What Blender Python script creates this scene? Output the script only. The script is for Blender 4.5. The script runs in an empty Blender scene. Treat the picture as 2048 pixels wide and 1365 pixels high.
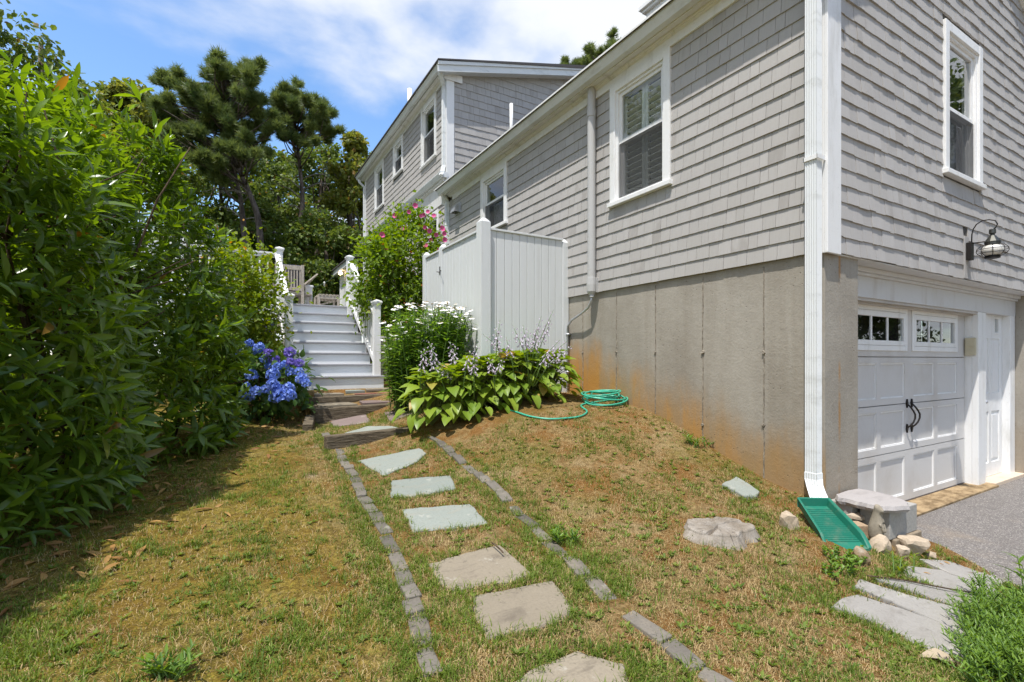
import bpy, math, random, time
import numpy as np
from mathutils import Vector, Matrix, noise as mnoise
T0 = time.time()
random.seed(7); RNG = np.random.default_rng(11)
scn = bpy.context.scene
COL = scn.collection

# ------------------------------------------------------------ camera
EYE = 1.41; FPX = 985.0; YAW = math.radians(30.23)
cam = bpy.data.cameras.new('camera'); camo = bpy.data.objects.new('camera', cam); COL.objects.link(camo)
cam.sensor_fit = 'HORIZONTAL'; cam.sensor_width = 36.0; cam.lens = 36.0 * FPX / 2048.0
cam.shift_x = 0.0; cam.shift_y = (720.0 - 682.5) / 2048.0
cam.clip_start = 0.05; cam.clip_end = 2000.0
camo.location = (0, 0, EYE); camo.rotation_euler = (math.pi / 2, 0, -YAW)
scn.camera = camo

# ------------------------------------------------------------ light
SUN = Vector((-0.95, -0.58, 2.75)).normalized()
wd = bpy.data.worlds.new('World'); scn.world = wd; wd.use_nodes = True
def build_world():
    nt = wd.node_tree; nt.nodes.clear(); L = nt.links.new; n = nt.nodes.new
    out = n('ShaderNodeOutputWorld'); bg = n('ShaderNodeBackground'); L(bg.outputs[0], out.inputs[0])
    bg.inputs['Strength'].default_value = 0.15
    sky = n('ShaderNodeTexSky'); sky.sky_type = 'NISHITA'; sky.sun_disc = False
    sky.sun_elevation = math.asin(SUN.z); sky.sun_rotation = math.atan2(SUN.x, SUN.y)
    sky.altitude = 10.0; sky.air_density = 1.0; sky.dust_density = 0.6; sky.ozone_density = 2.0
    tc = n('ShaderNodeTexCoord'); sep = n('ShaderNodeSeparateXYZ'); L(tc.outputs['Generated'], sep.inputs[0])
    zz = n('ShaderNodeMath'); zz.operation = 'MAXIMUM'; L(sep.outputs[2], zz.inputs[0]); zz.inputs[1].default_value = 0.0
    za = n('ShaderNodeMath'); za.operation = 'ADD'; L(zz.outputs[0], za.inputs[0]); za.inputs[1].default_value = 0.22
    dx = n('ShaderNodeMath'); dx.operation = 'DIVIDE'; L(sep.outputs[0], dx.inputs[0]); L(za.outputs[0], dx.inputs[1])
    dy = n('ShaderNodeMath'); dy.operation = 'DIVIDE'; L(sep.outputs[1], dy.inputs[0]); L(za.outputs[0], dy.inputs[1])
    cb = n('ShaderNodeCombineXYZ'); L(dx.outputs[0], cb.inputs[0]); L(dy.outputs[0], cb.inputs[1])
    mp = n('ShaderNodeMapping'); mp.inputs['Location'].default_value = CLOUD_OFF; L(cb.outputs[0], mp.inputs[0])
    nz = n('ShaderNodeTexNoise'); nz.inputs['Scale'].default_value = 1.15; nz.inputs['Detail'].default_value = 9.0
    nz.inputs['Roughness'].default_value = 0.52; nz.inputs['Distortion'].default_value = 0.25; L(mp.outputs[0], nz.inputs['Vector'])
    rp = n('ShaderNodeValToRGB'); rp.color_ramp.elements[0].position = 0.41; rp.color_ramp.elements[1].position = 0.59
    rp.color_ramp.interpolation = 'EASE'
    L(nz.outputs['Fac'], rp.inputs[0])
    mx = n('ShaderNodeMix'); mx.data_type = 'RGBA'; L(rp.outputs[0], mx.inputs[0])
    hs = n('ShaderNodeHueSaturation'); hs.inputs['Saturation'].default_value = 1.12; hs.inputs['Value'].default_value = 1.2
    L(sky.outputs[0], hs.inputs['Color']); L(hs.outputs[0], mx.inputs[6])
    mx.inputs[7].default_value = (4.3, 4.45, 4.7, 1.0)
    L(mx.outputs[2], bg.inputs[0])
CLOUD_OFF = (8.35, 0.72, 0.0)
build_world()
sl = bpy.data.lights.new('sun', 'SUN'); sl.energy = 3.7; sl.angle = math.radians(0.53); sl.color = (1.0, 0.955, 0.89)
so = bpy.data.objects.new('sun', sl); COL.objects.link(so); so.location = (-6, -4, 20)
so.rotation_euler = SUN.to_track_quat('Z', 'Y').to_euler()
vs = scn.view_settings; vs.view_transform = 'Standard'; vs.look = 'None'; vs.exposure = 0.62; vs.gamma = 1.0; vs.use_curve_mapping = False
scn.cycles.max_bounces = 8; scn.cycles.transparent_max_bounces = 12

# ------------------------------------------------------------ pixel helpers (photo pixel -> world point)
FX, FY = math.sin(YAW), math.cos(YAW); RX, RY = math.cos(YAW), -math.sin(YAW)
def ray(px, py):
    t = (px - 1024.0) / FPX
    return FX + RX * t, FY + RY * t, (720.0 - py) / FPX
def at_d(px, py, d):
    a, b, c = ray(px, py); return Vector((a * d, b * d, EYE + c * d))
def at_x(px, py, X):
    a, b, c = ray(px, py); return at_d(px, py, X / a)
def at_y(px, py, Y):
    a, b, c = ray(px, py); return at_d(px, py, Y / b)
def at_z(px, py, z):
    return at_d(px, py, (z - EYE) / ((720.0 - py) / FPX))
def depth(p): return p[0] * FX + p[1] * FY
def to_px(p):
    d = depth(p); return 1024 + FPX * (p[0] * RX + p[1] * RY) / d, 720 - FPX * (p[2] - EYE) / d

# ------------------------------------------------------------ terrain
CTRL = np.array([
 (3.74,2.0,.38),(3.74,2.27,.415),(3.74,3.02,.68),(3.74,3.63,.875),(3.74,4.07,.944),(3.74,5,1.0),(3.74,7,1.03),(3.3,2.2,.40),
 (1.066,1.763,.354),(1.2,3.2,.47),(1.33,4.65,.59),(1.36,4.95,.67),(1.45,5.6,.68),(1.6,6.4,.69),(1.6,7.5,.93),(1.4,9.0,.95),
 (.85,5.6,.62),(.85,6.5,.62),(.88,7.1,.68),(.16,6.85,.71),(.5,4.6,.56),(.45,3.0,.45),(-.94,3.5,.45),(-1.3,5.5,.6),(0,1.5,.34),(-1,1.5,.36),(0,0,.26),
 (.8,.6,.28),(2.0,1.5,.33),(2.57,1.26,.22),(2.57,1.94,.385),(2.83,.86,.10),(3.11,1.47,.29),(3.55,1.55,.21),(3.95,1.5,.11),(4.25,1.3,.03),(3.6,.9,.03),(2.6,.3,.12),(4,0,-.05),
 (2.6,3.0,.58),(2.0,2.6,.43),(2.4,4.2,.85),(2.9,4.0,.88),(1.9,4.2,.68),(2.6,5.5,.96),(2.2,6.2,.92),(2.3,7.5,.98),(2.6,8.5,1.0),(1.9,5.2,.78),
 (-3,0,.3),(-3,5,.5),(-3,9,.75),(0,9,.75),(2,11,.95),(0,14,.85),(-6,14,.8),(5,14,.9),(8,6,.5),(8,11,.9),
 (6,0,-.12),(6,-3,-.15),(2,-3,.0),(-2,-3,.25),(9,1.5,-.1),(-8,4,.5),(14,0,-.1),(14,12,.8),(4,18,.9),(-7,20,.8)], float)
def _U(r2): return np.where(r2 > 1e-12, 0.5 * r2 * np.log(np.maximum(r2, 1e-12)), 0.0)
def _fit():
    P = CTRL[:, :2]; n = len(P)
    K = _U(((P[:, None] - P[None]) ** 2).sum(-1)) + np.eye(n) * 0.004
    A = np.zeros((n + 3, n + 3)); A[:n, :n] = K; A[:n, n] = 1; A[:n, n + 1:] = P; A[n:, :n] = A[:n, n:].T
    return np.linalg.solve(A, np.r_[CTRL[:, 2], 0, 0, 0])
TW = _fit()
def ground_z(x, y):
    x = np.asarray(x, float); y = np.asarray(y, float); sh = x.shape
    x = x.ravel(); y = y.ravel(); n = len(CTRL)
    z = np.empty(len(x))
    for i in range(0, len(x), 20000):
        s = slice(i, i + 20000); xs, ys = x[s], y[s]
        xc = np.clip(xs, -8, 14); yc = np.clip(ys, -3, 20)
        Q = _U((xc[:, None] - CTRL[None, :, 0]) ** 2 + (yc[:, None] - CTRL[None, :, 1]) ** 2)
        z[s] = Q @ TW[:n] + TW[n] + TW[n + 1] * xc + TW[n + 2] * yc
        # below the driveway
        k = np.clip((xs - drive_edge(ys)) / .22, 0, 1) * np.clip((2.6 - ys) / .3, 0, 1)
        z[s] = z[s] * (1 - k) + (-.12) * k
    return z.reshape(sh)
def drive_edge(y):
    y = np.asarray(y, float)
    return 4.40 + .06 * np.sin(y * 2.1 + .5) + .05 * np.sin(y * 5.3) - .28 * np.clip((1.4 - y), 0, 3)
def gz(x, y): return float(ground_z(np.array([x]), np.array([y]))[0])
def hit(px, py, dmin=1.0):
    a, b, c = ray(px, py); ds = np.concatenate([np.arange(dmin, 12, .01), np.arange(12, 60, .2)])
    z = ground_z(a * ds, b * ds); h = EYE + c * ds - z
    i = int(np.argmax(h <= 0)) if (h <= 0).any() else len(ds) - 1
    d0, d1 = ds[max(i - 1, 0)], ds[i]; h0, h1 = h[max(i - 1, 0)], h[i]
    d = d0 + (d1 - d0) * (h0 / (h0 - h1) if h0 != h1 else 0)
    return Vector((a * d, b * d, EYE + c * d))

# ------------------------------------------------------------ objects
PIN = {}                                   # object name -> inverse of its world offset
def clean_link(o, parent):
    COL.objects.link(o)
    if parent is not None:
        o.parent = parent; o.matrix_parent_inverse = PIN.get(parent.name, Matrix.Identity(4))
    return o
def props(o, label=None, cat=None, group=None, kind=None):
    if label: o['label'] = label
    if cat: o['category'] = cat
    if group: o['group'] = group
    if kind: o['kind'] = kind
    return o
def thing(name, label, cat, loc=(0, 0, 0), group=None, kind=None, parent=None):
    o = bpy.data.objects.new(name, None); o.empty_display_size = .1; o.location = loc
    clean_link(o, parent); PIN[o.name] = Matrix.Translation(-Vector(loc))
    return props(o, label, cat, group, kind)
def place(name, mesh, M, parent=None):     # object sharing a mesh, given its world matrix
    o = bpy.data.objects.new(name, mesh); clean_link(o, parent); o.matrix_basis = M; return o
def rebase(o):                             # put a lone mesh's origin at its base
    me = o.data; n = len(me.vertices); co = np.empty(n * 3, 'f'); me.vertices.foreach_get('co', co); co = co.reshape(-1, 3)
    c = Vector(((co[:, 0].min() + co[:, 0].max()) / 2, (co[:, 1].min() + co[:, 1].max()) / 2, co[:, 2].min()))
    me.transform(Matrix.Translation(-c)); o.location = c
    PIN[o.name] = Matrix.Translation(-c)
    return o

class MB:
    def __init__(s): s.v = []; s.f = []; s.m = []
    def add(s, vs, fs, mi=0):
        o = len(s.v); s.v.extend([tuple(p) for p in vs]); s.f.extend([tuple(i + o for i in f) for f in fs]); s.m.extend([mi] * len(fs)); return s
    def box(s, a, b, mi=0, M=None):
        x0, y0, z0 = (min(p, q) for p, q in zip(a, b)); x1, y1, z1 = (max(p, q) for p, q in zip(a, b))
        vs = [(x0, y0, z0), (x1, y0, z0), (x1, y1, z0), (x0, y1, z0), (x0, y0, z1), (x1, y0, z1), (x1, y1, z1), (x0, y1, z1)]
        if M is not None: vs = [M @ Vector(p) for p in vs]
        return s.add(vs, [(0, 3, 2, 1), (4, 5, 6, 7), (0, 1, 5, 4), (1, 2, 6, 5), (2, 3, 7, 6), (3, 0, 4, 7)], mi)
    def prism(s, bot, top, mi=0):           # two equal rings, outward if bot is CCW seen from above
        n = len(bot)
        return s.add(list(bot) + list(top), [tuple(range(n - 1, -1, -1)), tuple(range(n, 2 * n))] + [(i, (i + 1) % n, n + (i + 1) % n, n + i) for i in range(n)], mi)
    def beam(s, p, q, w, h, mi=0, up=(0, 0, 1)):   # rectangular bar from p to q
        p, q = Vector(p), Vector(q); d = (q - p).normalized(); x = d.cross(Vector(up))
        if x.length < 1e-4: x = d.cross(Vector((0, 1, 0)))
        x.normalize(); u = x.cross(d); r = []
        for e in (p, q): r.append([e - x * w / 2 - u * h / 2, e + x * w / 2 - u * h / 2, e + x * w / 2 + u * h / 2, e - x * w / 2 + u * h / 2])
        return s.add(r[0] + r[1], [(3, 2, 1, 0), (4, 5, 6, 7), (0, 1, 5, 4), (1, 2, 6, 5), (2, 3, 7, 6), (3, 0, 4, 7)][::1], mi)
    def tube(s, pts, r, n=8, mi=0, cap=True):
        pts = [Vector(p) for p in pts]; rs = r if isinstance(r, (list, tuple)) else [r] * len(pts)
        x = None; rings = []
        for i, p in enumerate(pts):
            d = (pts[min(i + 1, len(pts) - 1)] - pts[max(i - 1, 0)]).normalized()
            if x is None:
                x = d.orthogonal().normalized()
            else:
                x = (x - d * x.dot(d)); x = x.normalized() if x.length > 1e-6 else d.orthogonal().normalized()
            y = d.cross(x)
            rings.append([p + (x * math.cos(2 * math.pi * k / n) + y * math.sin(2 * math.pi * k / n)) * rs[i] for k in range(n)])
        vs = [q for R in rings for q in R]; fs = []
        for i in range(len(pts) - 1):
            for k in range(n):
                fs.append((i * n + k, i * n + (k + 1) % n, (i + 1) * n + (k + 1) % n, (i + 1) * n + k))
        if cap: fs.append(tuple(range(n - 1, -1, -1))); fs.append(tuple((len(pts) - 1) * n + k for k in range(n)))
        return s.add(vs, fs, mi)
    def lathe(s, prof, c=(0, 0, 0), n=16, mi=0):   # (r, z) profile
        vs = []; fs = []
        for (r, z) in prof:
            for k in range(n):
                a = 2 * math.pi * k / n; vs.append((c[0] + r * math.cos(a), c[1] + r * math.sin(a), c[2] + z))
        for i in range(len(prof) - 1):
            for k in range(n): fs.append((i * n + k, i * n + (k + 1) % n, (i + 1) * n + (k + 1) % n, (i + 1) * n + k))
        fs.append(tuple(range(n - 1, -1, -1))); fs.append(tuple((len(prof) - 1) * n + k for k in range(n)))
        return s.add(vs, fs, mi)
    def mesh(s, name, mats):
        me = bpy.data.meshes.new(name); me.from_pydata(s.v, [], s.f)
        for m in (mats if isinstance(mats, (list, tuple)) else [mats]): me.materials.append(m)
        if any(s.m): me.polygons.foreach_set('material_index', s.m)
        me.update(); return me
    def build(s, name, mats, parent=None, smooth=False, bevel=0, seg=2, top=False):
        o = bpy.data.objects.new(name, s.mesh(name, mats)); clean_link(o, parent)
        if parent is not None: PIN[o.name] = Matrix.Identity(4)
        if smooth: o.data.polygons.foreach_set('use_smooth', [True] * len(o.data.polygons))
        if bevel:
            b = o.modifiers.new('bevel', 'BEVEL'); b.width = bevel; b.segments = seg; b.limit_method = 'ANGLE'; b.angle_limit = math.radians(40)
            b.harden_normals = False
        if parent is None: rebase(o)
        return o
def np_mesh(name, V, Fc, mats, rnd=None, smooth=False, mi=None):
    V = np.asarray(V, 'f').reshape(-1, 3); Fc = np.asarray(Fc, 'i'); k = Fc.shape[1]
    me = bpy.data.meshes.new(name); me.vertices.add(len(V)); me.vertices.foreach_set('co', V.ravel())
    me.loops.add(Fc.size); me.loops.foreach_set('vertex_index', Fc.ravel())
    me.polygons.add(len(Fc)); me.polygons.foreach_set('loop_start', np.arange(0, Fc.size, k, dtype='i'))
    for m in (mats if isinstance(mats, (list, tuple)) else [mats]): me.materials.append(m)
    if mi is not None: me.polygons.foreach_set('material_index', np.asarray(mi, 'i'))
    me.polygons.foreach_set('use_smooth', np.full(len(Fc), bool(smooth)))
    if rnd is not None:
        at = me.attributes.new('rnd', 'FLOAT', 'POINT'); at.data.foreach_set('value', np.asarray(rnd, 'f'))
    me.update(); me.validate(); return me
def np_obj(name, V, Fc, mats, parent=None, rnd=None, smooth=False, mi=None):
    o = bpy.data.objects.new(name, np_mesh(name, V, Fc, mats, rnd, smooth, mi)); clean_link(o, parent)
    if parent is None: rebase(o)
    else: PIN[o.name] = Matrix.Identity(4)
    return o
def scatter(tv, tf, P, B, S):               # template verts/faces copied to points P with bases B (m,3,3 columns x,y,z) and scales S
    tv = np.asarray(tv, float); tf = np.asarray(tf, int); m = len(P); S = np.asarray(S, float)
    if S.ndim == 1: S = S[:, None].repeat(3, 1)
    L = tv[None] * S[:, None, :]
    V = np.einsum('mij,mnj->mni', B, L) + np.asarray(P)[:, None, :]
    Fc = (tf[None] + (np.arange(m) * len(tv))[:, None, None]).reshape(-1, tf.shape[1])
    return V.reshape(-1, 3), Fc
def basis_yz(y, z):                          # arrays (m,3): y axis exact, z approx
    y = y / np.linalg.norm(y, axis=1, keepdims=True); x = np.cross(y, z); x /= np.maximum(np.linalg.norm(x, axis=1, keepdims=True), 1e-6)
    z = np.cross(x, y); return np.stack([x, y, z], axis=2)
def M44(B, P, s):
    s = (s, s, s) if np.isscalar(s) else s
    return Matrix(((B[0][0] * s[0], B[0][1] * s[1], B[0][2] * s[2], P[0]), (B[1][0] * s[0], B[1][1] * s[1], B[1][2] * s[2], P[1]),
                   (B[2][0] * s[0], B[2][1] * s[1], B[2][2] * s[2], P[2]), (0, 0, 0, 1)))
def unit(n): v = RNG.normal(size=(n, 3)); return v / np.linalg.norm(v, axis=1, keepdims=True)

# ------------------------------------------------------------ materials
class NT:
    def __init__(s, name):
        s.m = bpy.data.materials.new(name); s.m.use_nodes = True; s.t = s.m.node_tree; s.t.nodes.clear()
        s.out = s.t.nodes.new('ShaderNodeOutputMaterial'); s._pos = None
    def n(s, t, **k):
        d = s.t.nodes.new('ShaderNode' + t)
        for a, v in k.items():
            if a in ('op',): d.operation = v
            else: s.set(d.inputs[a.replace('_', ' ')], v)
        return d
    def set(s, i, v):
        if isinstance(v, bpy.types.NodeSocket): s.t.links.new(v, i)
        elif isinstance(v, tuple) and len(v) == 3 and i.type == 'RGBA': i.default_value = (*v, 1)
        else: i.default_value = v
    def pos(s):
        if s._pos is None: s._pos = s.t.nodes.new('ShaderNodeNewGeometry').outputs['Position']
        return s._pos
    def vec(s, scale=(1, 1, 1), loc=(0, 0, 0), src=None):
        d = s.t.nodes.new('ShaderNodeMapping'); s.set(d.inputs[0], src or s.pos()); d.inputs['Scale'].default_value = scale; d.inputs['Location'].default_value = loc; return d.outputs[0]
    def noise(s, scale, detail=4, rough=.55, src=None, dist=0):
        d = s.n('TexNoise', Scale=scale, Detail=detail, Roughness=rough, Distortion=dist); s.set(d.inputs['Vector'], src or s.pos()); return d.outputs['Fac']
    def vor(s, scale, src=None, feature='F1', what='Distance', rnd=1.0):
        d = s.t.nodes.new('ShaderNodeTexVoronoi'); d.feature = feature; d.inputs['Scale'].default_value = scale; d.inputs['Randomness'].default_value = rnd; s.set(d.inputs['Vector'], src or s.pos()); return d.outputs[what]
    def math(s, op, a, b=None, c=None, clamp=False):
        d = s.t.nodes.new('ShaderNodeMath'); d.operation = op; d.use_clamp = clamp
        for i, v in enumerate((a, b, c)):
            if v is not None: s.set(d.inputs[i], v)
        return d.outputs[0]
    def ramp(s, f, a, b, va=0.0, vb=1.0):    # smooth map of f from [a,b] to [va,vb]
        d = s.t.nodes.new('ShaderNodeMapRange'); d.interpolation_type = 'SMOOTHSTEP'
        for i, v in enumerate((f, a, b, va, vb)): s.set(d.inputs[i], v)
        return d.outputs[0]
    def mix(s, f, a, b, mode='MIX'):
        d = s.t.nodes.new('ShaderNodeMix'); d.data_type = 'RGBA'; d.blend_type = mode; d.clamp_factor = True
        s.set(d.inputs[0], f); s.set(d.inputs[6], a); s.set(d.inputs[7], b); return d.outputs[2]
    def hsv(s, c, h=.5, sat=1.0, v=1.0):
        d = s.n('HueSaturation', Hue=h, Saturation=sat, Value=v); s.set(d.inputs['Color'], c); return d.outputs[0]
    def rnd(s):                               # per object / per piece random 0..1
        a = s.t.nodes.new('ShaderNodeAttribute'); a.attribute_name = 'rnd'
        o = s.t.nodes.new('ShaderNodeObjectInfo')
        return s.math('FRACT', s.math('ADD', a.outputs['Fac'], o.outputs['Random']))
    def fr(s, x, k): return s.math('FRACT', s.math('MULTIPLY', x, k))
    def bump(s, h, strength=.3, dist=.01, normal=None):
        d = s.t.nodes.new('ShaderNodeBump'); d.inputs['Strength'].default_value = strength; d.inputs['Distance'].default_value = dist; s.set(d.inputs['Height'], h)
        if normal is not None: s.set(d.inputs['Normal'], normal)
        return d.outputs[0]
    def bsdf(s, color, rough=.6, normal=None, spec=.5, metal=0.0, trans=None, tcol=None):
        p = s.n('BsdfPrincipled', Roughness=rough, Metallic=metal); s.set(p.inputs['Base Color'], color); p.inputs['Specular IOR Level'].default_value = spec
        if normal is not None: s.set(p.inputs['Normal'], normal)
        sh = p.outputs[0]
        if trans:
            t = s.t.nodes.new('ShaderNodeBsdfTranslucent'); s.set(t.inputs[0], tcol or color)
            m = s.t.nodes.new('ShaderNodeMixShader'); m.inputs[0].default_value = trans; s.t.links.new(sh, m.inputs[1]); s.t.links.new(t.outputs[0], m.inputs[2]); sh = m.outputs[0]
        s.t.links.new(sh, s.out.inputs[0]); return s.m

def m_shingle():
    t = NT('grey shingle'); r = t.rnd(); r2 = t.fr(r, 7.31); r3 = t.fr(r, 13.7)
    grain = t.noise(1.0, 5, .6, t.vec((90, 90, 5)))
    blot = t.noise(1.0, 4, .6, t.vec((9, 9, 2.5)))
    c = t.mix(r2, (.398, .382, .362), (.432, .416, .398))
    c = t.mix(t.ramp(grain, .40, .75, 0, .22), c, (.30, .28, .26))
    worn = t.math('MULTIPLY', t.ramp(r3, .90, .98), t.ramp(blot, .42, .62)); c = t.mix(t.math('MULTIPLY', worn, .5), c, (.26, .24, .22))
    c = t.mix(t.math('MULTIPLY', t.ramp(blot, .55, .75), .18), c, (.50, .48, .46))
    return t.bsdf(c, .82, t.bump(grain, .12, .002), .25)
def m_paint(name, base, dirt=(.45, .42, .36), amt=.35, rough=.45, bump=.12, sc=(6, 6, 1.2)):
    t = NT(name); n1 = t.noise(1.0, 6, .62, t.vec(sc)); n2 = t.noise(40, 4, .6); n3 = t.noise(1.0, 5, .6, t.vec((70, 70, 8)))
    c = t.mix(t.math('MULTIPLY', t.ramp(n1, .5, .78), amt), base, dirt)
    c = t.mix(t.math('MULTIPLY', t.ramp(n2, .58, .75), amt * .5), c, dirt)
    c = t.mix(t.math('MULTIPLY', t.ramp(t.noise(120, 2), .70, .76), amt), c, tuple(.5 * x for x in dirt))
    return t.bsdf(c, rough, t.bump(n3, bump, .004), .4)
def m_concrete():
    t = NT('poured concrete'); sp = t.n('SeparateXYZ'); t.set(sp.inputs[0], t.pos()); X, Y, Z = sp.outputs
    big = t.noise(1.0, 6, .6, t.vec((1.3, 1.3, .7))); vert = t.noise(1.0, 5, .6, t.vec((7, 7, .35))); fine = t.noise(60, 6, .7); mid = t.noise(9, 5, .6)
    c = t.mix(t.ramp(big, .3, .7), (.292, .264, .220), (.398, .368, .316))
    c = t.mix(t.math('MULTIPLY', t.ramp(vert, .48, .72), .22), c, (.20, .165, .12))
    c = t.mix(t.ramp(fine, .35, .8, 0, .28), c, (.20, .17, .13))
    c = t.mix(t.ramp(mid, .55, .8, 0, .4), c, (.42, .39, .34))
    # splash stain that follows the soil line (soil rises along the wall)
    soil = t.math('MULTIPLY_ADD', Y, .27, -.22); hgt = t.math('SUBTRACT', Z, t.math('MINIMUM', soil, 1.02))
    wob = t.math('MULTIPLY_ADD', t.noise(1.0, 5, .65, t.vec((2.2, 2.2, .9))), 1.5, -.75)
    damp = t.math('SUBTRACT', 1.0, t.ramp(t.math('SUBTRACT', hgt, t.math('MULTIPLY', wob, .55)), .10, .62)); side = t.math('SUBTRACT', 1.0, t.ramp(X, 3.765, 3.79))
    c = t.mix(t.math('MULTIPLY', damp, t.math('MULTIPLY_ADD', side, .62, .18)), c, (.33, .20, .075))
    rust = t.math('MULTIPLY', t.ramp(t.noise(1.0, 6, .68, t.vec((3.3, 3.3, .6), (3, 1, 0))), .44, .62), damp)
    c = t.mix(t.math('MULTIPLY', rust, t.math('MULTIPLY', side, t.ramp(Y, 2.2, 3.6, .2, .85))), c, (.46, .225, .045))
    # one thin rust run down the front pier
    d1 = t.math('ABSOLUTE', t.math('SUBTRACT', X, 3.965)); run = t.math('MULTIPLY', t.ramp(d1, .006, .022, 1, 0), t.ramp(t.noise(1.0, 4, .6, t.vec((4, 4, 3))), .42, .6))
    c = t.mix(t.math('MULTIPLY', run, .75), c, (.36, .19, .06))
    holes = t.math('MULTIPLY', t.ramp(t.vor(26), .06, .15, 1, 0), t.ramp(t.noise(2.2, 3), .45, .6)); c = t.mix(t.math('MULTIPLY', holes, .7), c, (.07, .06, .05))
    h = t.math('SUBTRACT', t.math('MULTIPLY_ADD', fine, .5, t.math('MULTIPLY', mid, .7)), holes)
    return t.bsdf(c, .9, t.bump(h, .55, .012), .2)
def m_simple(name, base, rough=.5, spec=.5, metal=0.0, var=.12, sc=20, bump=0.0, jit=0.0):
    t = NT(name); nz = t.noise(sc, 5, .6); c = t.mix(nz, tuple(x * (1 - var * 1.6) for x in base), tuple(min(x * (1 + var * 1.6), 1) for x in base))
    if jit:
        r = t.rnd(); c = t.hsv(c, .5, 1.0, t.math('MULTIPLY_ADD', r, 2 * jit, 1 - jit))
    return t.bsdf(c, rough, t.bump(nz, bump, .006) if bump else None, spec, metal)
def m_leaf(name, a, b, rough=.38, spec=.5, trans=.32, tc=None, odd=None, oddp=.02, vein=False, sat=1.0):
    t = NT(name); r = t.rnd(); r2 = t.fr(r, 9.17); nz = t.noise(1.4, 3)
    c = t.mix(t.math('MULTIPLY_ADD', nz, .7, t.math('MULTIPLY_ADD', r, .75, -.25), clamp=True), a, b)
    if odd: c = t.mix(t.ramp(r2, 1 - oddp, 1 - oddp * .6), c, odd)
    tcol = t.hsv(c, .485, 1.1, 1.9) if tc is None else tc
    fine = t.noise(45, 3)
    return t.bsdf(c, rough, t.bump(fine, .15, .004), spec, 0, trans, tcol)
def m_bark(name, a, b, sc=(14, 14, 3)):
    t = NT(name); n1 = t.noise(1.0, 6, .7, t.vec(sc)); c = t.mix(t.ramp(n1, .35, .65), a, b); return t.bsdf(c, .9, t.bump(n1, .8, .03), .2)
def m_stone(name, a, b, stain, sc=3.0, amt=.5):
    t = NT(name); r = t.rnd(); n1 = t.noise(sc, 7, .65); n2 = t.noise(90, 5, .7); n3 = t.noise(1.0, 6, .65, t.vec((4, 9, 4), (5, 2, 1)), .8)
    c = t.mix(t.math('MULTIPLY_ADD', r, .7, t.math('MULTIPLY_ADD', n1, .5, -.1), clamp=True), a, b); c = t.mix(t.math('MULTIPLY', t.ramp(n3, .48, .72), amt), c, stain)
    c = t.mix(t.ramp(n2, .4, .75, 0, .3), c, tuple(.55 * x for x in a))
    sed = t.noise(14, 6, .6); c = t.mix(t.math('MULTIPLY', t.ramp(t.noise(22, 6, .7), .58, .72), .45), c, tuple(.5 * x for x in stain)); c = t.mix(t.math('MULTIPLY', t.ramp(t.noise(1.0, 5, .6, t.vec((7, 7, 7), (8, 8, 8))), .62, .68), .4), c, (.46, .44, .38))
    return t.bsdf(c, .75, t.bump(t.math('ADD', sed, t.math('MULTIPLY', n2, .35)), .35, .012), .3)
def m_lawn():
    t = NT('dry lawn soil'); n1 = t.noise(1.0, 5, .6, t.vec((1.1, 1.1, 1.1), (2, 7, 0))); n2 = t.noise(3.4, 6, .65); n3 = t.noise(26, 6, .7); n4 = t.noise(120, 4, .7); n5 = t.noise(1.0, 3, .5, t.vec((.8, .8, .8), (9, 1, 0)))
    sp = t.n('SeparateXYZ'); t.set(sp.inputs[0], t.pos()); X, Y = sp.outputs[0], sp.outputs[1]
    left = t.ramp(t.math('ADD', X, t.math('MULTIPLY_ADD', n1, 1.0, -.5)), .2, 1.1, 1, 0)
    thatch = t.mix(t.ramp(n3, .3, .72), (.170, .100, .032), (.46, .325, .145)); thatch = t.mix(t.ramp(n2, .42, .62, 0, .75), thatch, (.27, .115, .026)); thatch = t.mix(t.ramp(t.noise(1.0, 5, .65, t.vec((2.2, 2.2, 2.2), (1, 9, 4))), .52, .68, 0, .7), thatch, (.46, .35, .19)); thatch = t.mix(t.math('MULTIPLY', t.ramp(n1, .5, .7), .5), thatch, (.16, .15, .045))
    moss = t.mix(t.ramp(n3, .3, .7), (.120, .100, .010), (.40, .315, .024)); moss = t.mix(t.ramp(n2, .5, .7, 0, .6), moss, (.19, .125, .030)); moss = t.mix(t.ramp(t.noise(1.0, 5, .65, t.vec((1.7, 1.7, 1.7), (5, 3, 4))), .52, .66, 0, .6), moss, (.13, .14, .018))
    c = t.mix(t.math('MULTIPLY_ADD', left, .62, t.ramp(n1, .52, .7, 0, .35)), thatch, moss)
    sand = t.math('MULTIPLY', t.ramp(t.noise(2.1, 6, .7), .635, .70), t.ramp(n3, .35, .6)); c = t.mix(t.math('MULTIPLY', sand, .8), c, (.47, .375, .27))
    c = t.mix(t.ramp(n4, .36, .62, .55, 0), c, (.055, .036, .015))
    c = t.mix(t.math('MULTIPLY', t.ramp(n4, .60, .72), .5), c, (.50, .40, .22))
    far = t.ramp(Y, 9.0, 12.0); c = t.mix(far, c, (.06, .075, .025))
    return t.bsdf(c, .95, t.bump(t.math('MULTIPLY_ADD', n4, .6, n3), .9, .03), .1)
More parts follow.
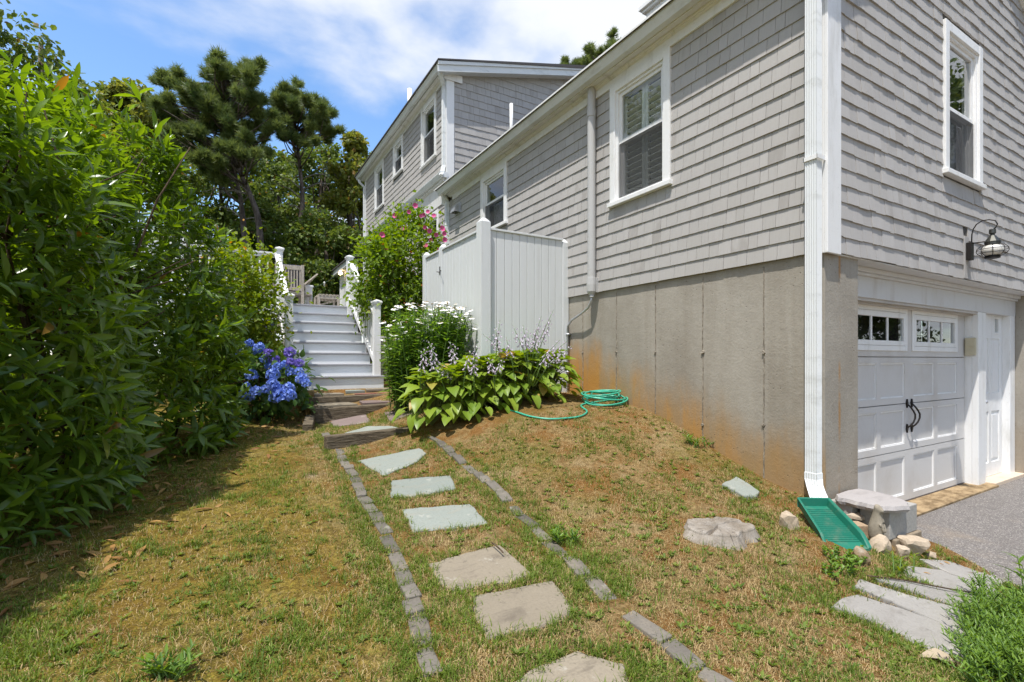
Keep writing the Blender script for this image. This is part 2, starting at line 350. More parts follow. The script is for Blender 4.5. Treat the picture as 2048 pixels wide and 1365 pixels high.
def m_asphalt():
    t0 = .3
    t = NT('old asphalt'); v = t.vor(150, what='Color'); sp = t.n('SeparateColor'); t.set(sp.inputs[0], v); n1 = t.noise(1.6, 5, .6)
    c = t.mix(t.ramp(sp.outputs[0], .0, 1.0), (.135, .122, .112), (.235, .215, .20)); c = t.mix(t.ramp(sp.outputs[1], .85, .95), c, (.42, .39, .35)); c = t.mix(t.ramp(n1, .45, .75, 0, .4), c, (.15, .13, .115)); c = t.mix(t.ramp(t.noise(.7, 6, .7), .52, .66, 0, .5), c, (.29, .235, .175)); c = t.mix(t.ramp(t.noise(2.2, 5, .7, t.vec((1, 1, 1), (t0, 4, 0))), .56, .7, 0, .45), c, (.085, .075, .066))
    return t.bsdf(c, .85, t.bump(t.vor(150), .7, .008), .3)
def m_glass():
    t = NT('window glass'); tr = t.n('BsdfTransparent'); tr.inputs[0].default_value = (.80, .84, .83, 1); gl = t.n('BsdfGlossy', Roughness=.015); gl.inputs[0].default_value = (.95, .97, 1, 1)
    wv = t.noise(1.3, 2); t.set(gl.inputs['Normal'], t.bump(wv, .02, .05))
    ge = t.t.nodes.new('ShaderNodeNewGeometry'); vd = t.t.nodes.new('ShaderNodeVectorMath'); vd.operation = 'DOT_PRODUCT'; t.set(vd.inputs[0], ge.outputs['Normal']); t.set(vd.inputs[1], ge.outputs['Incoming'])
    sch = t.math('POWER', t.math('SUBTRACT', 1.0, t.math('ABSOLUTE', vd.outputs['Value'])), 5.0); f = t.math('MULTIPLY_ADD', sch, 1.3, .085, clamp=True)
    m = t.t.nodes.new('ShaderNodeMixShader'); t.set(m.inputs[0], f); t.t.links.new(tr.outputs[0], m.inputs[1]); t.t.links.new(gl.outputs[0], m.inputs[2]); t.t.links.new(m.outputs[0], t.out.inputs[0]); return t.m
def m_emit(name, c, e):
    t = NT(name); em = t.n('Emission', Strength=e); em.inputs[0].default_value = (*c, 1); t.t.links.new(em.outputs[0], t.out.inputs[0]); return t.m

def m_stump():
    t = NT('sawn grey stump'); tc = t.t.nodes.new('ShaderNodeTexCoord'); sp = t.n('SeparateXYZ'); t.set(sp.inputs[0], tc.outputs['Object']); X, Y, Z = sp.outputs
    an = t.math('ARCTAN2', Y, X); r = t.math('POWER', t.math('ADD', t.math('MULTIPLY', X, X), t.math('MULTIPLY', Y, Y)), .5)
    cb = t.t.nodes.new('ShaderNodeCombineXYZ'); t.set(cb.inputs[0], t.math('MULTIPLY', an, 9)); t.set(cb.inputs[1], t.math('MULTIPLY', r, 9)); rad = t.noise(1.0, 5, .65, cb.outputs[0])
    cb2 = t.t.nodes.new('ShaderNodeCombineXYZ'); t.set(cb2.inputs[0], t.math('MULTIPLY', an, 1.2)); t.set(cb2.inputs[1], t.math('MULTIPLY', r, 120)); rg = t.noise(1.0, 3, .6, cb2.outputs[0]); bl = t.noise(7, 5, .6)
    c = t.mix(t.ramp(bl, .35, .7), (.22, .185, .145), (.36, .325, .28)); c = t.mix(t.ramp(rg, .45, .7, 0, .4), c, (.28, .235, .185)); c = t.mix(t.ramp(rad, .30, .44, .9, 0), c, (.045, .036, .028)); c = t.mix(t.ramp(bl, .62, .75, 0, .5), c, (.30, .20, .10))
    return t.bsdf(c, .9, t.bump(t.math('ADD', rad, t.math('MULTIPLY', rg, .3)), .7, .02), .2)
K = dict(
 shingle=m_shingle(), white=m_paint('white trim paint', (.80, .80, .79), (.42, .40, .34), .5), gutter=m_paint('white aluminium', (.70, .72, .72), (.35, .36, .33), .55, .35, .05, (3, 3, 9)),
 board=m_paint('grey white stain', (.66, .675, .67), (.50, .50, .47), .35, .6, .35, (25, 25, 1.2)), stair=m_paint('stair white paint', (.77, .79, .80), (.5, .48, .43), .4, .5, .1, (2, 2, 6)),
 tread=m_simple('grey tread paint', (.33, .33, .35), .6), header=m_paint('white header paint', (.62, .62, .62), (.42, .38, .33), .5, .5), door=m_paint('garage door paint', (.60, .585, .565), (.42, .37, .31), .5, .5, .15, (1.6, 1.6, 1.2)),
 concrete=m_concrete(), block=m_simple('grey concrete block', (.36, .345, .315), .92, .2, 0, .16, 45, .5), glass=m_glass(), dark=m_simple('dark interior', (.035, .035, .036), .9), blind=m_simple('shutter white', (.78, .78, .74), .5),
 screen=m_simple('dark insect screen', (.05, .052, .055), .8), iron=m_simple('black iron', (.028, .024, .022), .5, .5, .6), copper=m_simple('dark brass', (.085, .085, .075), .42, .5, .8), pvc=m_paint('grey painted pipe', (.47, .465, .455), (.36, .34, .31), .4, .45, .05),
 conduit=m_simple('galvanised conduit', (.52, .53, .55), .4, .5, .7), white_pipe=m_simple('white pipe', (.80, .80, .78), .5), roof=m_simple('asphalt roof shingle', (.085, .08, .08), .95, .2, 0, .3, 60, .6), soffit=m_paint('soffit paint', (.72, .715, .69), (.40, .37, .31), .6, .5, .1, (2, 12, 8)),
 lawn=m_lawn(), asphalt=m_asphalt(), soil=m_simple('dark soil', (.10, .068, .04), .95, .1, 0, .4, 30, .8), apron=m_bark('tan stained apron', (.17, .115, .06), (.40, .29, .165), (6, 9, 6)),
 slate=m_stone('blue grey flagstone', (.20, .225, .20), (.29, .31, .275), (.30, .265, .20)), slateb=m_stone('brown flagstone', (.195, .165, .12), (.30, .255, .19), (.105, .085, .065), 4, .7), purple=m_stone('purple slate', (.175, .125, .115), (.245, .19, .175), (.29, .245, .20)), red=m_stone('red slate', (.25, .105, .07), (.31, .15, .11), (.26, .2, .16)),
 flag=m_stone('pale grey flagstone', (.265, .248, .225), (.36, .34, .31), (.195, .175, .15), 5, .6), cobble=m_stone('grey paver', (.075, .067, .057), (.205, .182, .150), (.26, .22, .17), 11, .55), rock=m_stone('pink granite', (.40, .31, .215), (.52, .43, .32), (.30, .25, .19), 14, .6),
 timber=m_bark('weathered timber', (.085, .066, .045), (.20, .162, .112), (6, 60, 60)), teak=m_bark('weathered teak', (.38, .33, .265), (.52, .46, .38), (50, 50, 6)), stump=m_stump(),
 hose=m_simple('green garden hose', (.045, .36, .235), .35, .5, 0, .1), splash=m_paint('green plastic', (.012, .155, .10), (.16, .20, .14), .75, .5, .05, (9, 9, 9)), navy=m_simple('navy cushion', (.022, .03, .075), .8, .2), beige=m_simple('beige plastic', (.52, .47, .33), .5), statue=m_simple('cast concrete figure', (.27, .235, .18), .9, .2, 0, .22, 35, .5),
 milk=m_simple('seeded glass globe', (.62, .60, .55), .12, .6),
 laurel=m_leaf('laurel leaf', (.058, .122, .015), (.185, .290, .028), .29, .6, .42, None, (.26, .15, .03), .006), hosta=m_leaf('hosta leaf', (.115, .205, .018), (.28, .365, .040), .42, .45, .28, None, (.40, .30, .07), .035), daisyleaf=m_leaf('daisy foliage', (.095, .20, .026), (.20, .33, .045), .5, .3, .35),
 hydleaf=m_leaf('hydrangea leaf', (.040, .095, .020), (.105, .195, .035), .45, .4, .3), sharon=m_leaf('rose of sharon leaf', (.085, .16, .014), (.20, .29, .028), .5, .35, .40, None, (.30, .12, .03), .012), shrub=m_leaf('yellow green leaf', (.090, .165, .014), (.25, .30, .026), .5, .35, .40, None, (.40, .20, .03), .02),
 oak=m_leaf('oak leaf', (.052, .098, .018), (.165, .215, .038), .5, .35, .32, None, (.17, .13, .03), .05), oakl=m_leaf('pale oak leaf', (.095, .135, .024), (.25, .26, .05), .5, .35, .36, None, (.27, .17, .04), .05), pine=m_leaf('pine needle', (.062, .105, .030), (.185, .225, .062), .5, .35, .30), weed=m_leaf('weed leaf', (.080, .160, .018), (.190, .300, .034), .45, .35, .35),
 grass=m_leaf('grass blade', (.060, .115, .014), (.195, .255, .032), .55, .3, .3), straw=m_leaf('dead grass blade', (.26, .17, .065), (.60, .46, .24), .7, .2, .15, (.5, .4, .2)), dead=m_leaf('dead leaf', (.20, .085, .03), (.46, .28, .09), .6, .3, .15, (.4, .25, .1)),
 bark=m_bark('tree bark', (.060, .046, .036), (.165, .135, .11), (10, 10, 2.5)), twig=m_bark('twig bark', (.06, .04, .025), (.14, .10, .065), (40, 40, 10)), stem=m_simple('green stem', (.11, .19, .04), .6), petiole=m_simple('hosta stem', (.16, .19, .07), .6),
 blue=m_leaf('blue hydrangea petal', (.045, .12, .55), (.34, .47, .88), .6, .2, .25, (.25, .38, .85)), violet=m_leaf('violet hydrangea petal', (.09, .06, .40), (.34, .28, .74), .6, .2, .2, (.3, .2, .7)), petal=m_simple('white petal', (.80, .80, .76), .7, .2, 0, .05), centre=m_simple('daisy centre', (.30, .19, .05), .8), spent=m_simple('spent daisy head', (.20, .125, .05), .9),
 lilac=m_leaf('lilac bell', (.52, .45, .56), (.72, .66, .73), .6, .2, .3, (.7, .6, .75)), pink=m_simple('pink petal', (.70, .12, .30), .6, .2, 0, .15), bulb=m_emit('warm bulb', (1.0, .72, .40), 6.0), reed=m_leaf('reed', (.12, .19, .04), (.25, .32, .09), .6, .3, .3),
)
# ------------------------------------------------------------ ground sheet
def axis(parts):
    a = np.concatenate([np.arange(p, q, s) for p, q, s in parts]); return a
gx = axis([(-400, -60, 40), (-60, -12, 6), (-12, -3, .45), (-3, 5.2, .045), (5.2, 15, .5), (15, 60, 6), (60, 401, 40)])
gy = axis([(-400, -60, 40), (-60, -6, 6), (-6, .3, .3), (.3, 8.2, .045), (8.2, 20, .4), (20, 60, 5), (60, 401, 40)])
GX, GY = np.meshgrid(gx, gy)
GZ = ground_z(GX, GY)
inb = (GX > -3) & (GX < 5.2) & (GY > .3) & (GY < 8.2)
fl = np.array([[mnoise.noise(Vector((x * 3.1, y * 3.1, 0))) * .012 + mnoise.noise(Vector((x * 11, y * 11, 3))) * .006 for x in gx] for y in gy])
GZ = GZ + np.where(inb, fl, 0)
nxg, nyg = len(gx), len(gy)
idx = np.arange(nxg * nyg).reshape(nyg, nxg)
Fg = np.stack([idx[:-1, :-1].ravel(), idx[:-1, 1:].ravel(), idx[1:, 1:].ravel(), idx[1:, :-1].ravel()], 1)
ground = np_obj('ground', np.stack([GX.ravel(), GY.ravel(), GZ.ravel()], 1), Fg, K['lawn'], smooth=True)
props(ground, 'sloping lawn of dry brown grass and yellow moss beside the house', 'lawn', kind='structure')
# driveway sheet
ys = np.arange(-30, 2.11, .08); m = MB(); vs = []; fs = []
xo = [0, .05, .3, 1.0, 3.0, 30]
for i, y in enumerate(ys):
    e = float(drive_edge(y)) + .03 * mnoise.noise(Vector((y * 9, 0, 0)))
    for k, dxx in enumerate(xo): vs.append((e + dxx, y, (-.05 if k == 0 else 0) - .004 * max(0, 1.5 - y) + .004 * mnoise.noise(Vector((e + dxx, y, 5)))))
n6 = len(xo)
for i in range(len(ys) - 1):
    for k in range(n6 - 1): fs.append((i * n6 + k, i * n6 + k + 1, (i + 1) * n6 + k + 1, (i + 1) * n6 + k))
drive = m.add(vs, fs).build('driveway', K['asphalt'], smooth=True)
props(drive, 'grey worn asphalt driveway in front of the garage door', 'driveway', kind='structure')

# ------------------------------------------------------------ house
X0, Y0 = 3.743, 1.928
K['seam'] = m_bark('pitted concrete seam', (.175, .15, .118), (.38, .335, .27), (60, 60, 22)); K['felt'] = m_simple('dark wall paper', (.075, .068, .06), .9)
ZB, ZT, CRS = 2.195, 4.437, 0.127
MY0, MY1 = 8.94, 15.4                       # main house extent along Y
house = thing('house', 'grey shingled house with white trim, garage below and dormer windows above', 'house', (X0, Y0, 0))
SW = lambda u, v, w: (X0 - w, u, v)         # side wall: u along Y
FW = lambda u, v, w: (u, Y0 - w, v)         # gable front wall: u along X
DW = lambda u, v, w: (u, MY0 - w, v)        # dormer front wall
def wb(m, W, u0, u1, v0, v1, w0, w1, mi=0): return m.box(W(u0, v0, w0), W(u1, v1, w1), mi)
def rect_holes(u0, u1, v0, v1, holes):
    us = sorted({u0, u1, *[min(max(q, u0), u1) for h in holes for q in h[:2]]}); vs_ = sorted({v0, v1, *[min(max(q, v0), v1) for h in holes for q in h[2:]]})
    out = []
    for a, b in zip(us, us[1:]):
        run = None
        for c, d in zip(vs_, vs_[1:]):
            cu, cv = (a + b) / 2, (c + d) / 2
            if any(h[0] < cu < h[1] and h[2] < cv < h[3] for h in holes):
                if run: out.append((a, b, *run)); run = None
            else: run = (run[0], d) if run else (c, d)
        if run: out.append((a, b, *run))
    return out
CAS = .085
side_wins = [(3.345, 4.205, 3.105, 4.45, 3.80, 'shutter'), (6.545, 7.43, 3.49, 4.45, 3.98, 'lace'), (9.33, 9.98, 3.3, 4.46, 3.85, 'dark'),
             (9.47, 10.35, 5.58, 6.88, 6.24, 'dark'), (11.65, 12.43, 6.02, 6.88, 6.46, 'dark'), (13.32, 14.23, 5.63, 6.88, 6.27, 'dark')]
front_wins = [(5.703, 6.592, 3.12, 4.54, 3.79, 'lace')]
def hole_of(w): return (w[0] + CAS, w[1] - CAS, w[2] + .05, w[3] - CAS)
RIDGE = (6.28, 6.74)
EAVE_IN = 4.62
slope = (RIDGE[1] - EAVE_IN) / (RIDGE[0] - X0)
def gable_z(x): return min(EAVE_IN + slope * (x - X0), RIDGE[1] - .765 * (x - RIDGE[0]) if x > RIDGE[0] else 99)
# sheathing walls (with real openings)
m = MB()
for r in rect_holes(Y0, MY0, ZB + .002, 4.56, [hole_of(w) for w in side_wins[:2]]): wb(m, SW, *r, -.14, 0)
m.build('side_wall', K['felt'], house)
m = MB()
for r in rect_holes(MY0, MY1, .6, 6.97, [hole_of(w) for w in side_wins[2:]]): wb(m, SW, *r, -.14, 0)
m.build('side_wall', K['felt'], house)
m = MB()
for r in rect_holes(X0, 9.05, ZB + .002, 4.6, [hole_of(w) for w in front_wins]): wb(m, FW, *r, -.14, 0)
gp = [(X0, 4.6), (9.05, 4.6), (RIDGE[0] + .2, RIDGE[1] - .15), (RIDGE[0], RIDGE[1])]
m.prism([(u, Y0, v) for u, v in gp], [(u, Y0 + .14, v) for u, v in gp])
m.build('gable_wall', K['felt'], house)
def droof(x): return 7.06 + .262 * (x - 3.47)
m = MB(); gp = [(X0, 4.3), (8.2, 6.3), (8.2, droof(8.2) - .05), (X0, droof(X0) - .05)]
m.prism([(u, MY0, v) for u, v in gp], [(u, MY0 + .14, v) for u, v in gp]); m.build('dormer_wall', K['felt'], house)
# foundation
m = MB()
m.prism([(3.757, 1.946, -.4), (4.24, 1.946, -.4), (4.24, 2.6, -.4), (3.98, 2.6, -.4), (3.98, 8.93, -.4), (3.757, 8.93, -.4)], [(3.757, 1.946, ZB + .01), (4.24, 1.946, ZB + .01), (4.24, 2.6, ZB + .01), (3.98, 2.6, ZB + .01), (3.98, 8.93, ZB + .01), (3.757, 8.93, ZB + .01)])
fnd = m.build('foundation_wall', K['concrete'], house, bevel=.008)
m = MB(); m.box((8.36, 1.95, -.4), (9.05, 2.6, ZB + .01)); m.build('foundation_pier', K['concrete'], house, bevel=.008)
for px_ in (1166, 1233, 1311, 1406, 1528):
    p = at_x(px_, 700, 3.757); m = MB()
    zt = 2.16
    z0 = gz(3.7, p.y) - .05; pr = []
    nseg = 14
    for k in range(nseg):
        za, zb_ = z0 + (zt - z0) * k / nseg, z0 + (zt - z0) * (k + 1) / nseg
        o1 = random.uniform(-.003, .003); m.box((3.7535 + random.uniform(-.001, .0012), p.y - .0045 + o1, za), (3.762, p.y + .0045 + o1, zb_))
    m.build('form_seam', K['seam'], house)
    for yy in (705, 850):
        q = at_x(px_, yy, 3.757)
        if q.z < gz(3.7, q.y) + .05 or q.z > 2.1: continue
        m = MB(); r = .007 + .008 * random.random()
        ring = [(3.757 - (.016 if k else .022) * random.uniform(.6, 1), q.y + r * math.cos(a) * random.uniform(.7, 1.2), q.z + r * math.sin(a) * random.uniform(.8, 1.5)) for k, a in enumerate([i * 2 * math.pi / 9 for i in range(9)])]
        base = [(3.76, q.y + 1.5 * (b[1] - q.y), q.z + 1.5 * (b[2] - q.z)) for b in ring]
        m.prism(base, ring); m.build('form_tie', K['seam'], house)
# corner boards
def board(name, W, u0, u1, v0, v1, w0, w1, mat=K['white'], bev=.003, par=None):
    m = MB(); wb(m, W, u0, u1, v0, v1, w0, w1); return m.build(name, mat, par or house, bevel=bev)
board('corner_board', FW, X0 - .022, 3.905, ZB - .015, 4.62, .0, .024)
board('corner_board', SW, Y0 + .001, 2.045, ZB - .015, 4.55, .0, .021)
board('corner_board', DW, X0 - .022, 3.885, 4.7, 6.98, 0, .024)
board('corner_board', SW, MY0 + .001, 9.06, 5.05, 6.9, 0, .021)
board('corner_board', SW, MY1 - .12, MY1, 1.0, 6.9, 0, .021)
# eave trim, ell
def yprism(name, prof, y0, y1, mat, par=None, bev=0):
    m = MB(); m.prism([(x, y0, z) for x, z in prof], [(x, y1, z) for x, z in prof]); return m.build(name, mat, par or house, bevel=bev)
EY0, EY1 = 1.76, 8.86
board('frieze_board', SW, Y0 + .02, 8.62, ZT, 4.52, .002, .030)
yprism('bed_moulding', [(3.743, 4.52), (3.743, 4.556), (3.672, 4.556), (3.676, 4.546), (3.690, 4.541), (3.696, 4.530), (3.710, 4.524), (3.713, 4.52)], EY0, 8.75, K['soffit'])
yprism('soffit_board', [(3.743, 4.557), (3.743, 4.572), (3.60, 4.572), (3.60, 4.557)], EY0, EY1, K['soffit'])
yprism('fascia_board', [(3.622, 4.545), (3.622, 4.66), (3.598, 4.66), (3.598, 4.545)], EY0, EY1, K['soffit'])
yprism('gutter', [(3.597, 4.556), (3.597, 4.655), (3.590, 4.655), (3.590, 4.565), (3.545, 4.562), (3.522, 4.598), (3.506, 4.628), (3.502, 4.655), (3.493, 4.655), (3.492, 4.632), (3.508, 4.600), (3.530, 4.556)], EY0, EY1, K['gutter'])
m = MB(); m.prism([(3.60, 8.86, 4.40), (3.60, 8.88, 4.40), (3.743, 8.88, 4.40), (3.743, 8.86, 4.40)], [(3.60, 8.86, 4.66), (3.60, 8.88, 4.66), (3.743, 8.88, 4.66), (3.743, 8.86, 4.66)])
m.build('eave_return', K['white'], house)
# ell roof
m = MB(); th = .05
pr = [(3.470, 4.655), (RIDGE[0], RIDGE[1] + .15), (9.35, RIDGE[1] + .15 - .765 * (9.35 - RIDGE[0])), (9.35, RIDGE[1] + .09 - .765 * (9.35 - RIDGE[0])), (RIDGE[0], RIDGE[1] + .09), (3.60, 4.66)]
m.prism([(x, 1.74, z) for x, z in pr[::-1]], [(x, 8.93, z) for x, z in pr[::-1]]); m.build('roof', K['roof'], house)
yprism('drip_edge', [(3.462, 4.645), (3.466, 4.645), (3.474, 4.668), (3.60, 4.765), (3.60, 4.769), (3.462, 4.664)], 1.735, 8.925, K['white'])
m = MB()
def rk(x): return RIDGE[1] + .085 - .765 * (x - RIDGE[0])
m.prism([(RIDGE[0], 1.80, rk(RIDGE[0])), (9.3, 1.80, rk(9.3)), (9.3, 1.80, rk(9.3) - .2), (RIDGE[0], 1.80, rk(RIDGE[0]) - .25)][::-1], [(RIDGE[0], 1.83, rk(RIDGE[0])), (9.3, 1.83, rk(9.3)), (9.3, 1.83, rk(9.3) - .2), (RIDGE[0], 1.83, rk(RIDGE[0]) - .25)][::-1])
m.prism([(RIDGE[0], 1.831, rk(RIDGE[0]) - .06), (9.3, 1.831, rk(9.3) - .06), (9.3, 1.831, rk(9.3) - .22), (RIDGE[0], 1.831, rk(RIDGE[0]) - .22)][::-1], [(RIDGE[0], 1.93, rk(RIDGE[0]) - .06), (9.3, 1.93, rk(9.3) - .06), (9.3, 1.93, rk(9.3) - .22), (RIDGE[0], 1.93, rk(RIDGE[0]) - .22)][::-1])
m.build('rake_board', K['white'], house)
# cupola on the ridge
m = MB(); c = (6.28, 5.62)
m.box((c[0] - .28, c[1] - .28, 6.6), (c[0] + .28, c[1] + .28, 7.12)); m.box((c[0] - .33, c[1] - .33, 7.12), (c[0] + .33, c[1] + .33, 7.17)); m.box((c[0] - .37, c[1] - .37, 7.17), (c[0] + .37, c[1] + .37, 7.24))
a = .36; m.add([(c[0] - a, c[1] - a, 7.241), (c[0] + a, c[1] - a, 7.241), (c[0] + a, c[1] + a, 7.241), (c[0] - a, c[1] + a, 7.241), (c[0], c[1], 7.6)], [(3, 2, 1, 0), (0, 1, 4), (1, 2, 4), (2, 3, 4), (3, 0, 4)])
m.build('cupola', K['white'], house, bevel=.006)
# main house eaves and roof
yprism('gutter', [(3.597, 6.975), (3.597, 7.07), (3.493, 7.07), (3.492, 7.05), (3.510, 7.02), (3.530, 6.975)], 8.74, 15.62, K['gutter'])
yprism('soffit_board', [(3.743, 6.965), (3.743, 6.98), (3.598, 6.98), (3.598, 6.965)], 8.78, 15.6, K['soffit'])
yprism('fascia_board', [(3.622, 6.955), (3.622, 7.08), (3.598, 7.08), (3.598, 6.955)], 8.78, 15.6, K['soffit'])
yprism('bed_moulding', [(3.743, 6.93), (3.743, 6.965), (3.672, 6.965), (3.69, 6.95), (3.71, 6.93)], 8.96, 15.4, K['soffit'])
board('frieze_board', SW, MY0 + .03, MY1, 6.87, 6.93, .002, .03)
m = MB(); pr = [(3.462, 7.062), (3.462, 7.085), (7.8, 7.085 + .262 * 4.338), (12.5, 5.0), (12.5, 4.9), (7.8, 8.14)]
m.prism([(x, 8.70, z) for x, z in pr], [(x, 15.66, z) for x, z in pr]); m.build('roof', K['roof'], house)
m = MB()   # dormer rake: two stepped boards
for (y0, y1, h0, h1) in ((8.715, 8.735, .012, .075), (8.736, 8.765, .075, .20)):
    pts = [(3.475, droof(3.475) - h0), (8.0, droof(8.0) - h0), (8.0, droof(8.0) - h1), (3.475, droof(3.475) - h1)][::-1]
    m.prism([(x, y0, z) for x, z in pts], [(x, y1, z) for x, z in pts])
pts = [(3.60, droof(3.6) - .16), (8.0, droof(8.0) - .16), (8.0, droof(8.0) - .185), (3.60, droof(3.6) - .185)][::-1]
m.prism([(x, 8.766, z) for x, z in pts], [(x, 8.94, z) for x, z in pts]); m.build('rake_board', K['gutter'], house)
board('rake_return', DW, 3.66, 4.05, 6.86, 7.0, .026, .05)
# belt between the storeys
yprism('belt_gutter', [(3.743, 4.95), (3.743, 5.055), (3.585, 5.055), (3.588, 5.03), (3.606, 4.99), (3.625, 4.95)], 8.9, 15.5, K['gutter'])
yprism('belt_board', [(3.743, 4.50), (3.743, 4.949), (3.665, 4.949), (3.665, 4.90), (3.705, 4.88), (3.712, 4.50)], 8.95, 15.4, K['soffit'])
# windows
def m_screen():
    t = NT('insect screen'); tr = t.n('BsdfTransparent'); d = t.n('BsdfDiffuse'); d.inputs[0].default_value = (.06, .062, .065, 1)
    mm = t.t.nodes.new('ShaderNodeMixShader'); mm.inputs[0].default_value = .62; t.t.links.new(tr.outputs[0], mm.inputs[1]); t.t.links.new(d.outputs[0], mm.inputs[2]); t.t.links.new(mm.outputs[0], t.out.inputs[0]); return t.m
K['mesh'] = m_screen(); K['gloom'] = m_simple('dim room', (.20, .20, .19), .9)
def m_lace():
    t = NT('sheer curtain'); v = t.vor(34); return t.bsdf(t.mix(t.ramp(v, .25, .5), (.30, .31, .33), (.62, .63, .64)), .9, None, .1)
K['lace'] = m_lace()
def window(W, spec, inward):
    u0, u1, v0, v1, vr, inside = spec
    m = MB(); c = CAS
    wb(m, W, u0, u0 + c, v0 + .045, v1, 0, .034); wb(m, W, u1 - c, u1, v0 + .045, v1, 0, .034); wb(m, W, u0 + c, u1 - c, v1 - c, v1, 0, .032)
    wb(m, W, u0 - .018, u1 + .018, v0, v0 + .045, -.02, .058)
    win = m.build('window', K['white'], house, bevel=.004)
    a, b, lo, hi = u0 + c, u1 - c, v0 + .045, v1 - c
    m = MB(); f = .028
    wb(m, W, a, a + f, lo, hi, -.10, .012); wb(m, W, b - f, b, lo, hi, -.10, .012); wb(m, W, a + f, b - f, hi - f, hi, -.10, .010); wb(m, W, a + f, b - f, lo, lo + f, -.10, .014)
    m.build('frame', K['white'], win, bevel=.003)
    a += f; b -= f; lo += f; hi -= f; s = .038
    for (p, q, w, nm) in ((vr - .02, hi, -.012, 'sash'), (lo, vr + .02, -.045, 'sash')):
        m = MB(); wb(m, W, a, a + s, p, q, w - .03, w); wb(m, W, b - s, b, p, q, w - .03, w); wb(m, W, a + s, b - s, p, p + s, w - .03, w + .001); wb(m, W, a + s, b - s, q - s, q, w - .03, w + .001)
        m.build(nm, K['white'], win, bevel=.003)
        m = MB(); m.add([W(a + s, p + s, w - .015), W(b - s, p + s, w - .015), W(b - s, q - s, w - .015), W(a + s, q - s, w - .015)], [(0, 1, 2, 3)]); m.build('pane', K['glass'], win)
    m = MB(); m.add([W(a, lo, -.008), W(b, lo, -.008), W(b, vr - .02, -.008), W(a, vr - .02, -.008)], [(0, 1, 2, 3)]); m.build('screen', K['mesh'], win)
    m = MB(); D = -.55 if inside != 'shutter' else -.4
    A, B, L_, H = a - .02, b + .02, lo - .02, hi + .02
    for q in ([W(A, L_, D), W(B, L_, D), W(B, H, D), W(A, H, D)], [W(A, L_, D), W(A, L_, -.12), W(A, H, -.12), W(A, H, D)], [W(B, L_, D), W(B, L_, -.12), W(B, H, -.12), W(B, H, D)], [W(A, H, D), W(B, H, D), W(B, H, -.12), W(A, H, -.12)], [W(A, L_, D), W(B, L_, D), W(B, L_, -.12), W(A, L_, -.12)]):
        m.add(q, [(0, 1, 2, 3)])
    m.build('interior', K['dark'] if True else K['gloom'], win)
    if inside == 'shutter':
        mid = (a + b) / 2; st = .045
        for (p, q) in ((a, mid), (mid, b)):
            m = MB(); wb(m, W, p + .003, p + st, lo, hi, -.100, -.078); wb(m, W, q - st, q - .003, lo, hi, -.100, -.078); wb(m, W, p + st, q - st, lo, lo + st, -.100, -.078); wb(m, W, p + st, q - st, hi - st, hi, -.100, -.078); m.build('shutter', K['blind'], win)
            z = lo + st + .03; me = None
            while z < hi - st - .02:
                if me is None:
                    mm = MB(); hw = (q - p) / 2 - st; mm.box((-.004, -hw, -.034), (.004, hw, .034)); me = mm.mesh('slat', K['blind'])
                M = Matrix.Translation(W((p + q) / 2, z, -.100)) @ Matrix.Rotation(math.radians(-62), 4, 'Y')
                place('slat', me, M, win); z += .066
    elif inside == 'lace':
        m = MB(); n_ = 26
        for k in range(n_):
            ua, ub = a + (b - a) * k / n_, a + (b - a) * (k + 1) / n_; wa, wb_ = -.16 + .02 * math.sin(k * 1.9), -.16 + .02 * math.sin((k + 1) * 1.9)
            m.add([W(ua, lo, wa), W(ub, lo, wb_), W(ub, vr + .02, wb_), W(ua, vr + .02, wa)], [(0, 1, 2, 3)])
        m.build('curtain', K['lace'], win)
    return win
for w in side_wins: window(SW, w, 1)
for w in front_wins: window(FW, w, 1)

# shingles -------------------------------------------------
SH = []                                       # (wall, u0, u1, v0, h, thick)
def courses(tag, u0, u1, v0, v1, blocks, umin=None, umax=None, seed=1, crs=CRS, wav=.003):
    rg = random.Random(seed); k = 0; v = v0
    while v < v1 - .01:
        h = min(crs, v1 - v); a = umin(v) if umin else u0; b = umax(v + h) if umax else u1
        ivs = [(a, b)]
        for (p, q, lo, hi) in blocks:
            if lo < v + h * .5 < hi or (lo < v + h - .012 and hi > v + .012):
                ivs = [x for (s, e) in ivs for x in ((s, min(e, p)), (max(s, q), e)) if x[1] - x[0] > .012]
        for (s, e) in ivs:
            u = s - (rg.uniform(0, .1) if s == a else 0)
            while u < e - .004:
                w = rg.choice((.075, .095, .11, .125, .14, .16, .19)) * rg.uniform(.9, 1.1); q = u + w
                if e - q < .035: q = e
                p0, p1 = max(u, s), min(q, e)
                if p1 - p0 > .008: SH.append((tag, p0 + .0015, p1 - .0015, v + rg.uniform(-wav, wav), h + .018, rg.uniform(.88, 1.15) if tag != 'F' else rg.uniform(.8, 1.3)))
                u = q
        v += crs; k += 1
cas = lambda ws: [(w[0] - (.0), w[1] + (.0), w[2], w[3] + .2) for w in ws]
courses('S', 2.051, 8.93, ZB, ZT + .01, cas(side_wins[:2]), seed=3, wav=.0012)
courses('S', MY0 + .02, MY1 - .12, 2.0, 4.5, cas(side_wins[2:3]), seed=4)
courses('S', 9.061, MY1 - .12, 5.06, 6.87, [(w[0], w[1], w[2], w[3] + .2) for w in side_wins[3:]], seed=5)
courses('F', 3.906, 8.9, ZB, 6.3, [(w[0], w[1], w[2], w[3]) for w in front_wins] + [(6.17, 6.285, 2.20, 2.62)], umax=lambda v: min(8.95, RIDGE[0] + (RIDGE[1] - .02 - v) / .765), umin=lambda v: max(3.906, X0 + (v - EAVE_IN) / slope + .05), seed=6, wav=.004)
